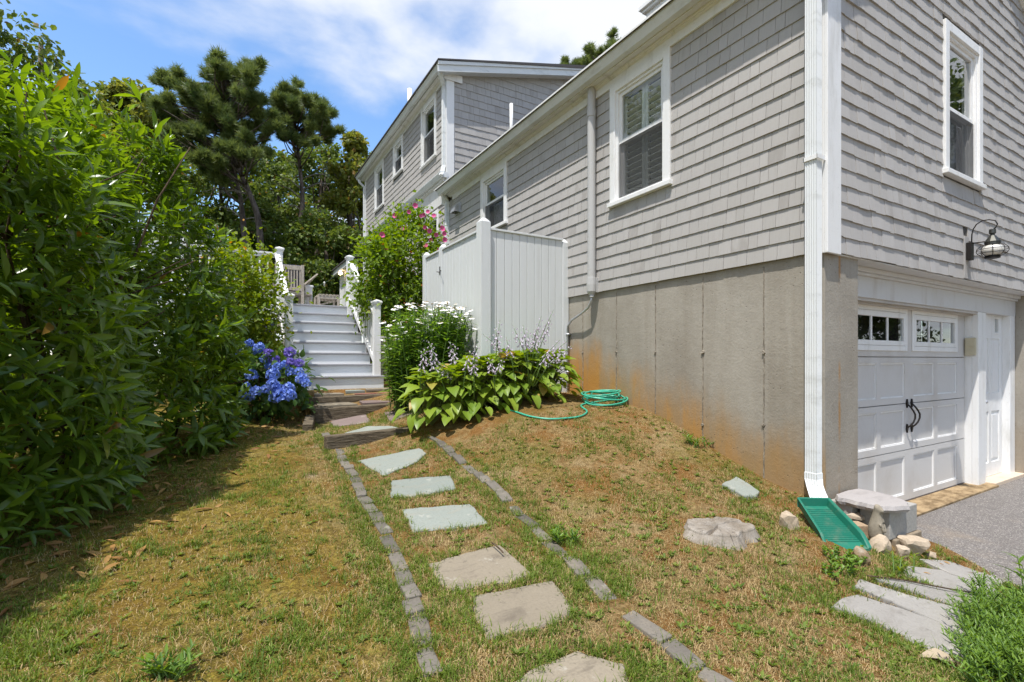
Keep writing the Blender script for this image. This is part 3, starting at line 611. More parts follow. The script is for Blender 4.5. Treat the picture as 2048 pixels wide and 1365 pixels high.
courses('D', 3.886, 8.0, 4.75, 8.1, [], umin=lambda v: max(3.886, 3.47 + (v - .02 - droof(3.47) + .2) / .262 if v > 6.8 else 3.886), umax=lambda v: min(8.0, RIDGE[0] + .6, 3.5 + (v + .2 - 4.6) / slope), seed=7, crs=.145)
W_OF = dict(S=SW, F=FW, D=DW)
rank = []
for i, (t, u0, u1, v, h, th) in enumerate(SH):
    W = W_OF[t]; c = Vector(W((u0 + u1) / 2, v + h / 2, 0)); d = depth(c)
    px_, py_ = to_px(c); inside = d > .3 and -10 < px_ < 2058 and -10 < py_ < 1375
    p0 = to_px(Vector(W(u0, v, 0)))[0]; p1 = to_px(Vector(W(u1, v, 0)))[0]
    rank.append((abs(p1 - p0) * h / d * FPX if inside else -1, i))
rank.sort(reverse=True); single = {i for a, i in rank[:300] if a > 0}
T1, T2 = .0145, .003
tv = np.array([(0, -T1, 0), (1, -T1, 0), (1, .002, 0), (0, .002, 0), (0, -T2, 1), (1, -T2, 1), (1, .002, 1), (0, .002, 1)], float)
tf = np.array([(0, 3, 2, 1), (4, 5, 6, 7), (0, 1, 5, 4), (1, 2, 6, 5), (2, 3, 7, 6), (3, 0, 4, 7)])
shm = np_mesh('shingle', tv, tf, K['shingle'])
RS = np.array([[0, 1, 0], [-1, 0, 0], [0, 0, 1.0]]); RI = np.eye(3)
Pp, Bb, Ss = [], [], []
for i, (t, u0, u1, v, h, th) in enumerate(SH):
    W = W_OF[t]; B = RS if t == 'S' else RI; P = W(u1 if t == 'S' else u0, v, 0); S = (u1 - u0, th, h)
    if i in single: place('shingle', shm, M44(B, P, S), house)
    else: Pp.append(P); Bb.append(B); Ss.append(S)
V, Fc = scatter(tv, tf, np.array(Pp), np.array(Bb), np.array(Ss))
rs = np.repeat(RNG.random(len(Pp)), len(tv))
props(np_obj('shingles', V, Fc, K['shingle'], house, rs), kind='stuff')

# pipes on the side wall
m = MB(); yp = 4.47
m.tube([(3.672, yp, 4.60), (3.672, yp, 2.28)], .047, 16); m.tube([(3.672, yp, 4.30), (3.672, yp, 4.22)], .053, 16)
m.lathe([(.055, .10), (.058, .02), (.055, -.06), (.03, -.10)], (3.672, yp, 2.26), 16); m.tube([(3.672, yp, 2.20), (3.668, yp - .01, 2.13)], .026, 10); m.box((3.70, yp - .05, 2.19), (3.743, yp - .02, 2.36))
m.build('service_pipe', K['pvc'], house, smooth=False, bevel=.002)
m = MB(); pts = [Vector((3.668, yp - .01, 2.15)), Vector((3.667, yp, 2.09)), Vector((3.665, yp + .05, 2.02)), Vector((3.67, yp + .2, 1.955)), Vector((3.69, yp + .40, 1.90)), Vector((3.71, yp + .51, 1.83)), Vector((3.72, yp + .53, 1.72)), Vector((3.725, yp + .53, .8))]
m.tube(pts, .014, 8)
for z in (1.72, 1.25, .95): m.box((3.70, yp + .50, z), (3.757, yp + .56, z + .02))
m.build('conduit', K['conduit'], house, smooth=True)
m = MB(); yv = 8.36; zv = 4.20
m.box((3.715, yv - .11, zv - .09), (3.728, yv + .11, zv + .10))
prof = [(3.715, zv + .08), (3.66, zv + .05), (3.615, zv - .02), (3.60, zv - .075), (3.61, zv - .08), (3.63, zv - .03), (3.67, zv + .03), (3.715, zv + .06)]
m.prism([(x, yv - .09, z) for x, z in prof], [(x, yv + .09, z) for x, z in prof]); m.add([(3.715, yv - .09, zv + .06), (3.67, yv - .09, zv + .03), (3.63, yv - .09, zv - .03), (3.61, yv - .09, zv - .08), (3.715, yv - .09, zv - .08)], [(0, 1, 2, 3, 4)])
m.add([(3.715, yv + .09, zv + .06), (3.67, yv + .09, zv + .03), (3.63, yv + .09, zv - .03), (3.61, yv + .09, zv - .08), (3.715, yv + .09, zv - .08)], [(4, 3, 2, 1, 0)])
m.build('dryer_vent', K['conduit'], house)
for (p, zt, zb_) in (((4.60, 7.92), 6.17, 5.3), ((3.78, 11.3), 7.82, 7.0)):
    m = MB(); m.tube([(p[0], p[1], zb_), (p[0], p[1], zt)], .032 if p[0] > 4 else .055, 12); m.build('vent_pipe', K['white_pipe'], house, smooth=True)
# downspouts
def corr(cx, cy, hx, hy, n=5):               # corrugated rectangle outline, CCW
    pts = []
    for (sx, sy, ex, ey) in ((-1, -1, 1, -1), (1, -1, 1, 1), (1, 1, -1, 1), (-1, 1, -1, -1)):
        for k in range(n * 2):
            f = k / (n * 2); q = 1.0 if k % 2 == 0 else .90
            x = sx + (ex - sx) * f; y = sy + (ey - sy) * f
            if sx == ex: x *= q if 0 < k else 1
            else: y *= q if 0 < k else 1
            pts.append((cx + hx * x, cy + hy * y))
    return pts
def spout(name, path, hx, hy, mat):
    m = MB(); prev = None; rings = []
    for (x, y, z, s) in path: rings.append([(a, b, z) for a, b in corr(x, y, hx * s, hy * s)])
    n = len(rings[0]); vs = [p for r in rings for p in r]; fs = []
    for i in range(len(rings) - 1):
        for k in range(n): fs.append((i * n + (k + 1) % n, i * n + k, (i + 1) * n + k, (i + 1) * n + (k + 1) % n))
    fs.append(tuple(range(n))); fs.append(tuple((len(rings) - 1) * n + k for k in range(n - 1, -1, -1)))
    return m.add(vs, fs).build(name, mat, house)
ds = spout('downspout', [(3.662, 1.972, 4.56, 1), (3.662, 1.972, .60, 1), (3.661, 1.971, .598, 1.08), (3.660, 1.970, .555, 1.08), (3.645, 1.955, .515, 1.0), (3.61, 1.92, .475, 1.02), (3.565, 1.875, .435, 1.08), (3.548, 1.860, .425, 1.1)], .035, .041, K['gutter'])
m = MB(); zs = 2.84
m.box((3.618, 1.922, zs), (3.625, 2.022, zs + .03)); m.box((3.618, 1.919, zs), (3.722, 1.926, zs + .03)); m.box((3.618, 2.016, zs), (3.722, 2.023, zs + .03)); m.build('strap', K['white'], ds)
spout('downspout', [(3.545, 8.80, 6.98, 1), (3.56, 8.83, 6.86, 1), (3.68, 8.965, 6.72, 1), (3.69, 8.985, 6.60, 1), (3.69, 8.985, 5.20, 1), (3.66, 8.97, 5.10, 1), (3.60, 8.90, 4.98, 1)], .030, .036, K['gutter'])
spout('downspout', [(3.56, 15.5, 6.98, 1), (3.58, 15.45, 6.86, 1), (3.69, 15.32, 6.70, 1), (3.69, 15.32, 1.2, 1)], .030, .036, K['gutter'])
spout('downspout', [(3.60, 8.80, 4.56, 1), (3.70, 8.84, 4.44, 1), (3.70, 8.84, 1.2, 1)], .034, .04, K['gutter'])

# garage front ----------------------------------------------
YP, YD = 2.105, 2.227
m = MB(); m.box((4.242, YP, 1.94), (8.358, YP + .06, ZB)); m.build('header_board', K['header'], house, bevel=.003)
m = MB(); m.box((3.91, 1.930, ZB - .012), (8.36, YP + .02, ZB)); m.box((4.25, YP - .05, ZB - .05), (8.35, YP - .001, ZB - .013)); m.box((4.25, YP - .025, ZB - .075), (8.35, YP - .002, ZB - .051)); m.build('soffit_moulding', K['header'], house, bevel=.003)
m = MB(); m.box((4.36, YP + .012, 1.915), (7.2, YD + .1, 1.939)); m.box((4.36, YP + .05, 1.90), (7.2, YD + .1, 1.914)); m.build('door_head', m_paint('weathered head', (.50, .47, .43), (.22, .19, .16), .6, .8, .4, (2, 14, 14)), house)
m = MB(); m.box((7.2, YP + .003, -.02), (7.42, YP + .06, 1.939)); m.box((7.2, YP + .061, -.02), (7.23, YD + .08, 1.939)); m.build('door_post', K['white'], house, bevel=.004)
m = MB(); m.box((8.187, YP + .003, -.02), (8.35, YP + .08, 1.99)); m.box((7.42, YP + .003, 1.985), (8.187, YP + .03, 2.06)); m.build('door_casing', K['white'], house, bevel=.004)
m = MB(); m.box((4.24, YP + .02, -.02), (4.466, YD + .06, 1.94)); m.build('door_post', K['white'], house)
m = MB()
for r in rect_holes(4.468, 7.195, .03, 1.96, [(4.73, 5.735, 1.545, 1.86), (5.93, 6.935, 1.545, 1.86)]): m.box((r[0], YD + .0455, r[2]), (r[1], YD + .05, r[3]))
gd = m.build('garage_door', K['door'], house)
CO = [(4.68, 5.176), (5.26, 5.735), (5.93, 6.405), (6.49, 6.985)]; ZS = [(.03, .526), (.526, .982), (.982, 1.436), (1.436, 1.96)]
for si, (za, zb_) in enumerate(ZS):
    m = MB(); za += .004; zb_ -= .004
    if si < 3:
        m.box((4.468, YD + .014, za), (7.195, YD + .045, zb_))
        hl = [(a, b, za + .06, zb_ - .055) for a, b in CO]
        for r in rect_holes(4.468, 7.195, za, zb_, hl): m.box((r[0], YD, r[2]), (r[1], YD + .0139, r[3]))
        o = m.build('door_section', K['door'], gd)
        for (a, b, lo, hi) in hl:                # bead round each recessed panel
            mm = MB()
            for bx in ((a, a + .012, lo, hi), (b - .012, b, lo, hi), (a + .012, b - .012, lo, lo + .012), (a + .012, b - .012, hi - .012, hi)): mm.box((bx[0], YD + .006, bx[2]), (bx[1], YD + .0138, bx[3]))
            mm.build('panel_bead', K['white'], gd)
    else:
        wins = [(4.73, 5.735, 1.545, 1.86), (5.93, 6.935, 1.545, 1.86)]
        for r in rect_holes(4.468, 7.195, za, zb_, wins): m.box((r[0], YD, r[2]), (r[1], YD + .045, r[3]))
        m.build('door_section', K['door'], gd)
        for (a, b, lo, hi) in wins:
            mm = MB(); f = .038
            for bx in ((a - .045, a, lo - .05, hi + .05), (b, b + .045, lo - .05, hi + .05), (a, b, lo - .05, lo - .003), (a, b, hi + .003, hi + .05)): mm.box((bx[0], YD - .010, bx[2]), (bx[1], YD - .0005, bx[3]))
            for bx in ((a, a + f, lo, hi), (b - f, b, lo, hi), (a + f, b - f, lo, lo + .045), (a + f, b - f, hi - .05, hi)): mm.box((bx[0], YD - .012, bx[2]), (bx[1], YD + .02, bx[3]))
            p, q = a + f, b - f; w3 = (q - p) / 3
            for k in (1, 2): mm.box((p + w3 * k - .011, YD - .006, lo + .045), (p + w3 * k + .011, YD + .006, hi - .05))
            mm.build('window_frame', K['white'], gd, bevel=.002)
            for k in range(3): MB().add([(p + w3 * k, YD + .003, lo + .03), (p + w3 * (k + 1), YD + .003, lo + .03), (p + w3 * (k + 1), YD + .003, hi - .03), (p + w3 * k, YD + .003, hi - .03)], [(0, 1, 2, 3)]).build('pane', K['glass'], gd)
            mm = MB(); mm.box((a, YD + .3, lo - .1), (b, YD + .32, hi + .1)); mm.box((a - .02, YD + .046, lo - .1), (a - .01, YD + .3, hi + .1)); mm.box((b + .01, YD + .046, lo - .1), (b + .02, YD + .3, hi + .1)); mm.box((a, YD + .046, hi + .1), (b, YD + .3, hi + .11)); mm.box((a, YD + .046, lo - .11), (b, YD + .3, lo - .1)); mm.build('interior', K['dark'], gd)
for xh in (5.785, 5.885):
    m = MB(); zc = .86; R_ = .04
    pts = [Vector((xh - .012, YD - .012, zc + .115)), Vector((xh - .005, YD - .035, zc + .085)), Vector((xh + .012, YD - .05, zc + .05)), Vector((xh + .036, YD - .055, zc + .015)), Vector((xh + .036, YD - .055, zc - .02)), Vector((xh + .012, YD - .05, zc - .06)), Vector((xh - .005, YD - .035, zc - .09)), Vector((xh - .012, YD - .012, zc - .115))]
    m.tube(pts, [.007, .008, .008, .008, .008, .008, .008, .007], 8)
    for s in (1, -1):
        z1 = zc + s * .115; sp_ = [(xh - .012 + a, YD - .006, z1 + b * s) for a, b in ((-.003, -.035), (-.010, -.005), (-.014, .012), (0, .05), (.014, .012), (.010, -.005), (.003, -.035))]
        if s < 0: sp_ = sp_[::-1]
        m.prism([(x, y - .009, z) for x, y, z in sp_][::-1], [(x, y + .006, z) for x, y, z in sp_][::-1])
    m.build('handle', K['iron'], gd)
m = MB(); m.box((4.47, YD - .005, -.01), (7.19, YD + .04, .029)); m.build('door_seal', m_simple('rubber seal', (.10, .08, .07), .8), gd)
# service door
Y2 = 2.181
m = MB(); hl = [(7.52, 7.58, .2, .78), (7.66, 7.98, .2, .78), (7.52, 7.58, .95, 1.62), (7.66, 7.98, .95, 1.50), (7.72, 7.92, 1.56, 1.60), (7.76, 7.90, 1.66, 1.86)]
hl = [(7.50, 7.76, .20, .80), (7.85, 8.10, .20, .80), (7.50, 7.76, 1.02, 1.66), (7.85, 8.10, 1.02, 1.66)]
gw = (7.93, 8.04, 1.735, 1.90)
for r in rect_holes(7.422, 8.185, .04, 1.99, hl + [gw]): m.box((r[0], Y2, r[2]), (r[1], Y2 + .04, r[3]))
for a, b, lo, hi in hl: m.box((a, Y2 + .012, lo), (b, Y2 + .035, hi)); m.box((a + .03, Y2 + .004, lo + .04), (b - .03, Y2 + .0119, hi - .04))
sd = m.build('service_door', K['white'], house, bevel=.003)
m = MB(); a, b, lo, hi = gw
for bx in ((a - .02, a, lo - .02, hi + .02), (b, b + .02, lo - .02, hi + .02), (a, b, lo - .02, lo), (a, b, hi, hi + .02)): m.box((bx[0], Y2 - .008, bx[2]), (bx[1], Y2 - .0005, bx[3]))
m.build('window_frame', K['white'], sd); MB().add([(a, Y2 + .01, lo), (b, Y2 + .01, lo), (b, Y2 + .01, hi), (a, Y2 + .01, hi)], [(0, 1, 2, 3)]).build('pane', K['glass'], sd)
m = MB(); m.box((a - .05, Y2 + .2, lo - .1), (b + .05, Y2 + .21, hi + .1)); m.build('interior', K['dark'], sd)
m = MB(); m.tube([(7.49, Y2 - .03, .93), (7.49, Y2, .93)], [.026, .016], 12); m.lathe([(.001, .025), (.022, .015), (.028, 0), (.022, -.015), (.001, -.025)], (7.49, Y2 - .045, .93), 12); m.build('door_knob', K['conduit'], sd, smooth=True)
m = MB(); m.box((7.40, 2.02, -.05), (8.36, 2.25, .038)); m.build('door_sill', m_paint('worn sill paint', (.62, .50, .38), (.30, .22, .15), .6, .8), house, bevel=.006)
m = MB()
pts = [(4.24, 1.99), (5.2, 1.985), (6.0, 1.99), (6.9, 2.0), (7.42, 2.0)]
m.prism([(x, y + .02 * random.uniform(-1, 1), -.1) for x, y in pts] + [(7.42, 2.3, -.1), (4.24, 2.3, -.1)], [(x, y, .022) for x, y in pts] + [(7.42, 2.3, .024), (4.24, 2.3, .024)]); m.build('apron_slab', K['apron'], house, bevel=.006)
m = MB(); m.box((7.165, YP + .02, 1.46), (7.199, YD - .01, 1.655)); kp = m.build('keypad_box', K['beige'], house, bevel=.006)
m = MB(); m.box((7.160, YP + .028, 1.56), (7.1645, YD - .02, 1.645)); m.build('keypad_cover', K['beige'], kp, bevel=.002)
# wall block behind the lantern
board('lamp_block', FW, 6.175, 6.28, 2.20, 2.61, .002, .017, K['shingle'])

# sunroom behind the main house
m = MB(); X3 = 3.40
for r in rect_holes(15.42, 17.5, 1.0, 4.30, [(16.05, 16.55, 2.45, 4.15)]): m.box((X3, r[0], r[2]), (X3 + .12, r[1], r[3]))
m.build('sunroom_wall', K['white'], house)
for (a, b) in ((15.43, 15.55), (15.95, 16.05), (16.55, 16.65), (17.36, 17.5)): 
    mm = MB(); mm.box((X3 - .02, a, 2.3), (X3 - .001, b, 4.30)); mm.build('corner_board', K['white'], house)
MB().add([(X3 + .05, 16.05, 2.45), (X3 + .05, 16.55, 2.45), (X3 + .05, 16.55, 4.15), (X3 + .05, 16.05, 4.15)], [(0, 1, 2, 3)]).build('glass_door', K['glass'], house)
m = MB(); m.box((X3 + .4, 15.9, 2.3), (X3 + .42, 16.8, 4.3)); m.build('interior', K['dark'], house)
yprism('fascia_board', [(3.22, 4.30), (3.22, 4.47), (3.25, 4.47), (3.25, 4.30)][::-1], 15.42, 18.2, K['gutter'])
yprism('soffit_board', [(3.25, 4.31), (3.25, 4.33), (3.75, 4.33), (3.75, 4.31)][::-1], 15.42, 18.15, K['soffit'])
yprism('roof', [(3.18, 4.46), (3.18, 4.50), (5.2, 5.4), (5.2, 5.35)][::-1], 15.41, 18.25, K['roof'])

# lantern on the front wall (a thing that hangs on it)
ln = thing('wall_lantern', 'black onion lantern on a curled bracket on the front wall', 'lantern', (6.24, Y0 - .02, 2.38))
m = MB(); m.box((6.205, Y0 - .058, 2.375), (6.275, Y0 - .018, 2.545)); m.build('backplate', K['iron'], ln, bevel=.004)
Lc = Vector((6.24, Y0 - .20, 2.44)); m = MB()
m.tube([(6.24, Y0 - .05, 2.53), (6.24, Y0 - .052, 2.62), (6.24, Y0 - .062, 2.67), (6.24, Y0 - .085, 2.71), (6.24, Y0 - .125, 2.735), (6.24, Y0 - .175, 2.735), (6.24, Y0 - .22, 2.715), (6.24, Y0 - .235, 2.68), (6.24, Y0 - .222, 2.65), (6.24, Y0 - .205, 2.635)], .0055, 8); m.tube([(6.24, Y0 - .05, 2.535), (6.24, Y0 - .16, 2.532)], .0055, 8); m.build('bracket', K['iron'], ln, smooth=True)
m = MB(); m.lathe([(.012, .20), (.024, .198), (.026, .16), (.016, .152), (.016, .142), (.024, .137), (.055, .088), (.060, .080), (.060, .076), (.056, .072), (.056, .055), (.050, .052)], Lc, 18); m.build('lantern_cap', K['copper'], ln, smooth=False, bevel=0)
m = MB(); m.lathe([(.044, .052), (.066, .035), (.080, .012), (.082, -.008), (.072, -.032), (.052, -.050)], Lc, 18); m.build('globe', K['milk'], ln, smooth=True)
m = MB(); m.lathe([(.050, -.049), (.056, -.051), (.056, -.058), (.052, -.060), (.056, -.062), (.056, -.074), (.050, -.076), (.0, -.076)], Lc, 18); m.build('lantern_base', K['iron'], ln)
m = MB()
for k in range(8):
    a = k * math.pi / 4 + .3; pts = []
    for (r, z) in ((.052, .058), (.085, .045), (.108, .02), (.112, -.005), (.100, -.03), (.075, -.050), (.054, -.058)): pts.append(Lc + Vector((r * math.cos(a), r * math.sin(a), z)))
    m.tube(pts, .0028, 5)
for (r, z) in ((.111, .008), (.103, -.026)): m.tube([Lc + Vector((r * math.cos(k * math.pi / 12), r * math.sin(k * math.pi / 12), z)) for k in range(25)], .0028, 5)
m.build('cage', K['iron'], ln, smooth=True)
# ------------------------------------------------------------ deck with stairs
SX0, SX1, SY, RUN, RISE, SZ = .80, 2.06, 7.61, .28, .178, .99
DZ = SZ + 8 * RISE
deck = thing('deck', 'raised white deck with a flight of white closed stairs and slanted railings', 'deck', (1.4, 9.6, .95))
for k in range(8):
    z = SZ + k * RISE; y = SY + k * RUN; x1 = SX1 + (.07 if k == 0 else .0); x0 = SX0 - (.05 if k == 0 else 0)
    m = MB(); m.box((x0, y, z - (.08 if k == 0 else .03)), (x1, y + .02, z + RISE - .031)); m.build('riser', K['stair'], deck, bevel=.003)
    if k < 7:
        m = MB(); m.box((x0 - .01, y - .025, z + RISE - .03), (x1 + .012, y + RUN + .019, z + RISE)); m.build('tread', K['tread'], deck, bevel=.006)
for k in range(15):                            # deck boards run along X
    m = MB(); y = SY + 7 * RUN - .03 + k * .145
    m.box((-1.6 if k > 0 else SX0 - .06, y, DZ - .03), (3.7, y + .139, DZ)); m.build('deck_board', K['tread'], deck, bevel=.004)
DYF = SY + 7 * RUN
m = MB(); m.box((-1.6, DYF + .03, DZ - .32), (SX0 - .02, DYF + .07, DZ - .031)); m.build('rim_board', K['stair'], deck, bevel=.004)
m = MB(); m.box((SX1 + .05, DYF + .03, DZ - .32), (3.7, DYF + .07, DZ - .031)); m.build('rim_board', K['stair'], deck, bevel=.004)
for x in np.arange(-1.4, 3.6, .41):
    m = MB(); m.box((x, DYF + .09, DZ - .27), (x + .04, DYF + 2.1, DZ - .035)); m.build('joist', K['timber'], deck)
m = MB(); m.box((-1.6, DYF + .35, DZ - .52), (3.6, DYF + .44, DZ - .275)); m.build('girder', K['timber'], deck)
for (px_, yy) in ((-.02, DYF + .40), (2.6, DYF + .40)):
    m = MB(); m.box((px_ - .07, yy - .07, .6), (px_ + .07, yy + .07, DZ - .521)); m.build('deck_post', K['teak'], deck, bevel=.01)
def newel(x, y, z0, z1, s=.052):
    m = MB(); m.box((x - s, y - s, z0), (x + s, y + s, z1 - .05)); o = m.build('newel_post', K['white'], deck, bevel=.004)
    m = MB(); m.box((x - s - .012, y - s - .012, z1 - .075), (x + s + .012, y + s + .012, z1 - .05)); c = s + .022
    m.box((x - c, y - c, z1 - .0495), (x + c, y + c, z1 - .025)); m.add([(x - c, y - c, z1 - .0245), (x + c, y - c, z1 - .0245), (x + c, y + c, z1 - .0245), (x - c, y + c, z1 - .0245), (x, y, z1 + .01)], [(3, 2, 1, 0), (0, 1, 4), (1, 2, 4), (2, 3, 4), (3, 0, 4)])
    m.build('post_cap', K['white'], o, bevel=.003); return o
NL, NR = .785, 2.035
newel(NL, SY + .06, SZ - .1, 2.36); newel(NR, SY + .06, SZ + .02, 2.34)
newel(.83, DYF + .02, DZ - .3, 3.40); newel(NR, DYF + .02, DZ - .3, 3.38)
for x in (NL + .01, NR):
    y0, y1 = SY + .10, DYF - .02; zt0, zt1 = 2.13, 3.25
    m = MB(); m.beam((x, y0, zt0), (x, y1, zt1), .085, .035); m.beam((x, y0, zt0 - .05), (x, y1, zt1 - .05), .045, .06); m.build('handrail', K['white'], deck, bevel=.004)
    m = MB(); m.beam((x, y0, zt0 - .78), (x, y1, zt1 - .72), .045, .085); m.build('bottom_rail', K['white'], deck, bevel=.004)
    n = 13
    for k in range(n):
        f = (k + .7) / n; y = y0 + (y1 - y0) * f; z = zt0 + (zt1 - zt0) * f
        m = MB(); m.box((x - .017, y - .017, z - .74), (x + .017, y + .017, z - .07)); m.build('baluster', K['white'], deck)
# level railing left of the stairs
newel(-1.5, DYF + .05, DZ - .3, 3.40)
m = MB(); m.box((-1.45, DYF + .015, 3.265), (.78, DYF + .095, 3.30)); m.box((-1.45, DYF + .035, 3.215), (.78, DYF + .075, 3.264)); m.build('handrail', K['white'], deck, bevel=.004)
m = MB(); m.box((-1.45, DYF + .035, DZ + .06), (.78, DYF + .075, DZ + .11)); m.build('bottom_rail', K['white'], deck, bevel=.004)
for x in np.arange(-1.35, .74, .125):
    m = MB(); m.box((x - .017, DYF + .038, DZ + .111), (x + .017, DYF + .072, 3.214)); m.build('baluster', K['white'], deck)
newel(1.58, DYF + 2.0, DZ, 3.05, .07)
m = MB(); m.box((-1.5, DYF + 1.98, 2.86), (1.5, DYF + 2.02, 2.92)); m.build('handrail', K['white'], deck)

# ------------------------------------------------------------ furniture on and under the deck
ch = thing('patio_chair', 'weathered teak slat back armchair with navy cushion on the deck', 'chair', (1.18, 11.0, DZ))
A0, A1, CY = .86, 1.40, 10.85
m = MB(); m.box((A0, CY, DZ + .82), (A1, CY + .035, DZ + .91)); m.box((A0, CY, DZ + .40), (A1, CY + .035, DZ + .47)); m.build('back_frame', K['teak'], ch, bevel=.004)
for x in (A0, A1 - .055):
    m = MB(); m.box((x, CY - .002, DZ + .0), (x + .055, CY + .042, DZ + .93)); m.build('leg', K['teak'], ch, bevel=.004)
    m = MB(); m.box((x, CY + .5, DZ), (x + .055, CY + .55, DZ + .6)); m.build('leg', K['teak'], ch, bevel=.004)
    m = MB(); m.box((x - .005, CY + .03, DZ + .6), (x + .06, CY + .6, DZ + .63)); m.build('armrest', K['teak'], ch, bevel=.004)
for k in range(8):
    x = A0 + .07 + k * .054; m = MB(); m.box((x, CY + .006, DZ + .471), (x + .030, CY + .028, DZ + .819)); m.build('slat', K['teak'], ch)
m = MB(); m.box((A0, CY + .02, DZ + .33), (A1, CY + .56, DZ + .385)); m.build('seat', K['teak'], ch, bevel=.004)
m = MB(); m.box((A0 + .06, CY + .045, DZ + .40), (A1 + .012, CY + .13, DZ + .93)); m.box((A0 + .06, CY + .131, DZ + .386), (A1 - .06, CY + .55, DZ + .46)); m.build('cushion', K['navy'], ch, bevel=.02)
lg = thing('lounge_chair', 'second teak chair tilted back behind the armchair on the deck', 'chair', (1.5, 11.75, DZ))
m = MB(); p = Vector((1.36, 11.55, DZ + .48)); q = Vector((1.70, 11.9, DZ + .80)); m.beam(p, q, .5, .03, up=(0, .6, 1)); m.build('backrest', K['teak'], lg, bevel=.004)
m = MB(); m.box((1.12, 11.2, DZ + .36), (1.6, 11.62, DZ + .40)); m.build('seat', K['teak'], lg, bevel=.004)
for (x, y) in ((1.14, 11.22), (1.55, 11.22), (1.14, 11.56), (1.55, 11.56)):
    m = MB(); m.box((x, y, DZ), (x + .045, y + .045, DZ + .359)); m.build('leg', K['teak'], lg)
ft = thing('footstool', 'low slatted teak footstool at the top of the deck stairs', 'stool', (1.85, 10.6, DZ))
B0, B1, FY0, FY1, FZ = 1.60, 2.02, 10.45, 10.95, DZ + .31
for k in range(6):
    m = MB(); x = B0 + .02 + k * .068; m.box((x, FY0 - .01, FZ - .02), (x + .045, FY1 + .01, FZ + .006)); m.build('slat', K['teak'], ft, bevel=.003)
m = MB(); m.box((B0, FY0, FZ - .085), (B1, FY0 + .03, FZ - .0205)); m.box((B0, FY1 - .03, FZ - .085), (B1, FY1, FZ - .0205)); m.build('rail', K['teak'], ft)
for x in (B0, B1 - .045):
    for y in (FY0 - .002, FY1 - .043): m = MB(); m.box((x - .001, y, DZ), (x + .046, y + .045, FZ - .0215)); m.build('leg', K['teak'], ft)
m = MB(); m.beam((B0 + .03, FY0 + .1, DZ + .1), (B1 - .03, FY0 + .1, FZ - .1), .03, .03); m.build('brace', K['teak'], ft)
# adirondack chair below the deck
ad = thing('garden_chair', 'bleached wooden garden chair with navy cushion in the shade beneath the deck', 'chair', (.35, 9.3, .8))
m = MB(); zc = .80
base = at_y(548, 712, 9.1); bx, bz = base.x - .36, base.z - .30
for k in range(5):
    m = MB(); y = 8.85 + k * .11; p = Vector((bx + .12, y, bz + .32)); q = Vector((bx + .52, y - .02 + .01 * k, bz + .95)); m.beam(p, q, .09, .02, up=(-1, 0, .5)); m.build('back_slat', K['teak'], ad)
for k in range(5):
    m = MB(); x = bx - .36 + k * .1; m.box((x, 8.82, bz + .36 - k * .02), (x + .09, 9.36, bz + .38 - k * .02)); m.build('seat_slat', K['teak'], ad)
for y in (8.78, 9.40):
    m = MB(); m.box((bx - .42, y - .06, bz + .58), (bx + .3, y + .06, bz + .605)); m.build('armrest', K['teak'], ad)
    m = MB(); m.box((bx - .38, y - .03, bz - .02), (bx - .30, y + .03, bz + .579)); m.build('leg', K['teak'], ad); m = MB(); m.beam((bx - .3, y, bz + .3), (bx + .5, y, bz - .02), .025, .1); m.build('leg', K['teak'], ad)
m = MB(); m.beam((bx + .06, 9.06, bz + .42), (bx + .36, 9.06, bz + .88), .4, .09, up=(-1, 0, .5)); m.build('cushion', K['navy'], ad, bevel=.03)
# string light
p0 = Vector((3.235, 16.6, 4.28)); pL = at_d(612, 579, 14.0); m = MB(); pts = [p0.lerp(pL, k / 10) + Vector((0, 0, -.10 * math.sin(k / 10 * math.pi))) for k in range(11)]; m.tube(pts, .007, 5)
post = thing('string_light', 'string of light bulbs strung from the sunroom eave across the deck', 'string light', tuple(p0))
m.build('wire', m_simple('green wire', (.02, .05, .035), .6), post)
for p in (Vector((3.235, 16.6, 4.22)), pts[5] + Vector((0, 0, -.05))):
    m = MB(); big = p.y > 16.5; r = .075 if big else .022; m.lathe([(.02, .09), (.03, .05), (r, 0), (r * .9, -.03), (.01, -.07)], p, 10); m.build('bulb', K['bulb'] if big else K['milk'], post, smooth=True)

# ------------------------------------------------------------ outdoor shower enclosure
HX, HY0, HY1 = 2.554, 5.03, 6.94
shw = thing('shower_enclosure', 'white vertical board enclosure with square posts against the house wall', 'shower enclosure', (3.1, 5.9, .95))
def spost(x, y, s, zt):
    m = MB(); z0 = gz(x, y) - .1; m.box((x - s, y - s, z0), (x + s, y + s, zt - .05)); c = s
    m.add([(x - c, y - c, zt - .05), (x + c, y - c, zt - .05), (x + c, y + c, zt - .05), (x - c, y + c, zt - .05), (x - c * .3, y - c * .3, zt), (x + c * .3, y - c * .3, zt), (x + c * .3, y + c * .3, zt), (x - c * .3, y + c * .3, zt)], [(0, 1, 5, 4), (1, 2, 6, 5), (2, 3, 7, 6), (3, 0, 4, 7), (4, 5, 6, 7)])
    m.build('post', K['board'], shw, bevel=.004)
spost(HX, HY0, .062, 3.03); spost(3.70, HY0 + .02, .045, 2.93); spost(HX + .03, 6.30, .05, 2.99); spost(HX + .03, HY1, .05, 3.0)
n = 10; xs = np.linspace(HX + .063, 3.654, n + 1)
for k in range(n):
    m = MB(); m.box((xs[k] + .0025, HY0 - .012, gz(xs[k], HY0) + .06), (xs[k + 1] - .0025, HY0 + .010 + .003 * (k % 2), 2.90)); m.build('board', K['board'], shw, bevel=.004)
m = MB(); m.box((HX + .063, HY0 - .03, 2.901), (3.654, HY0 + .04, 2.925)); m.build('cap_rail', K['board'], shw, bevel=.003)
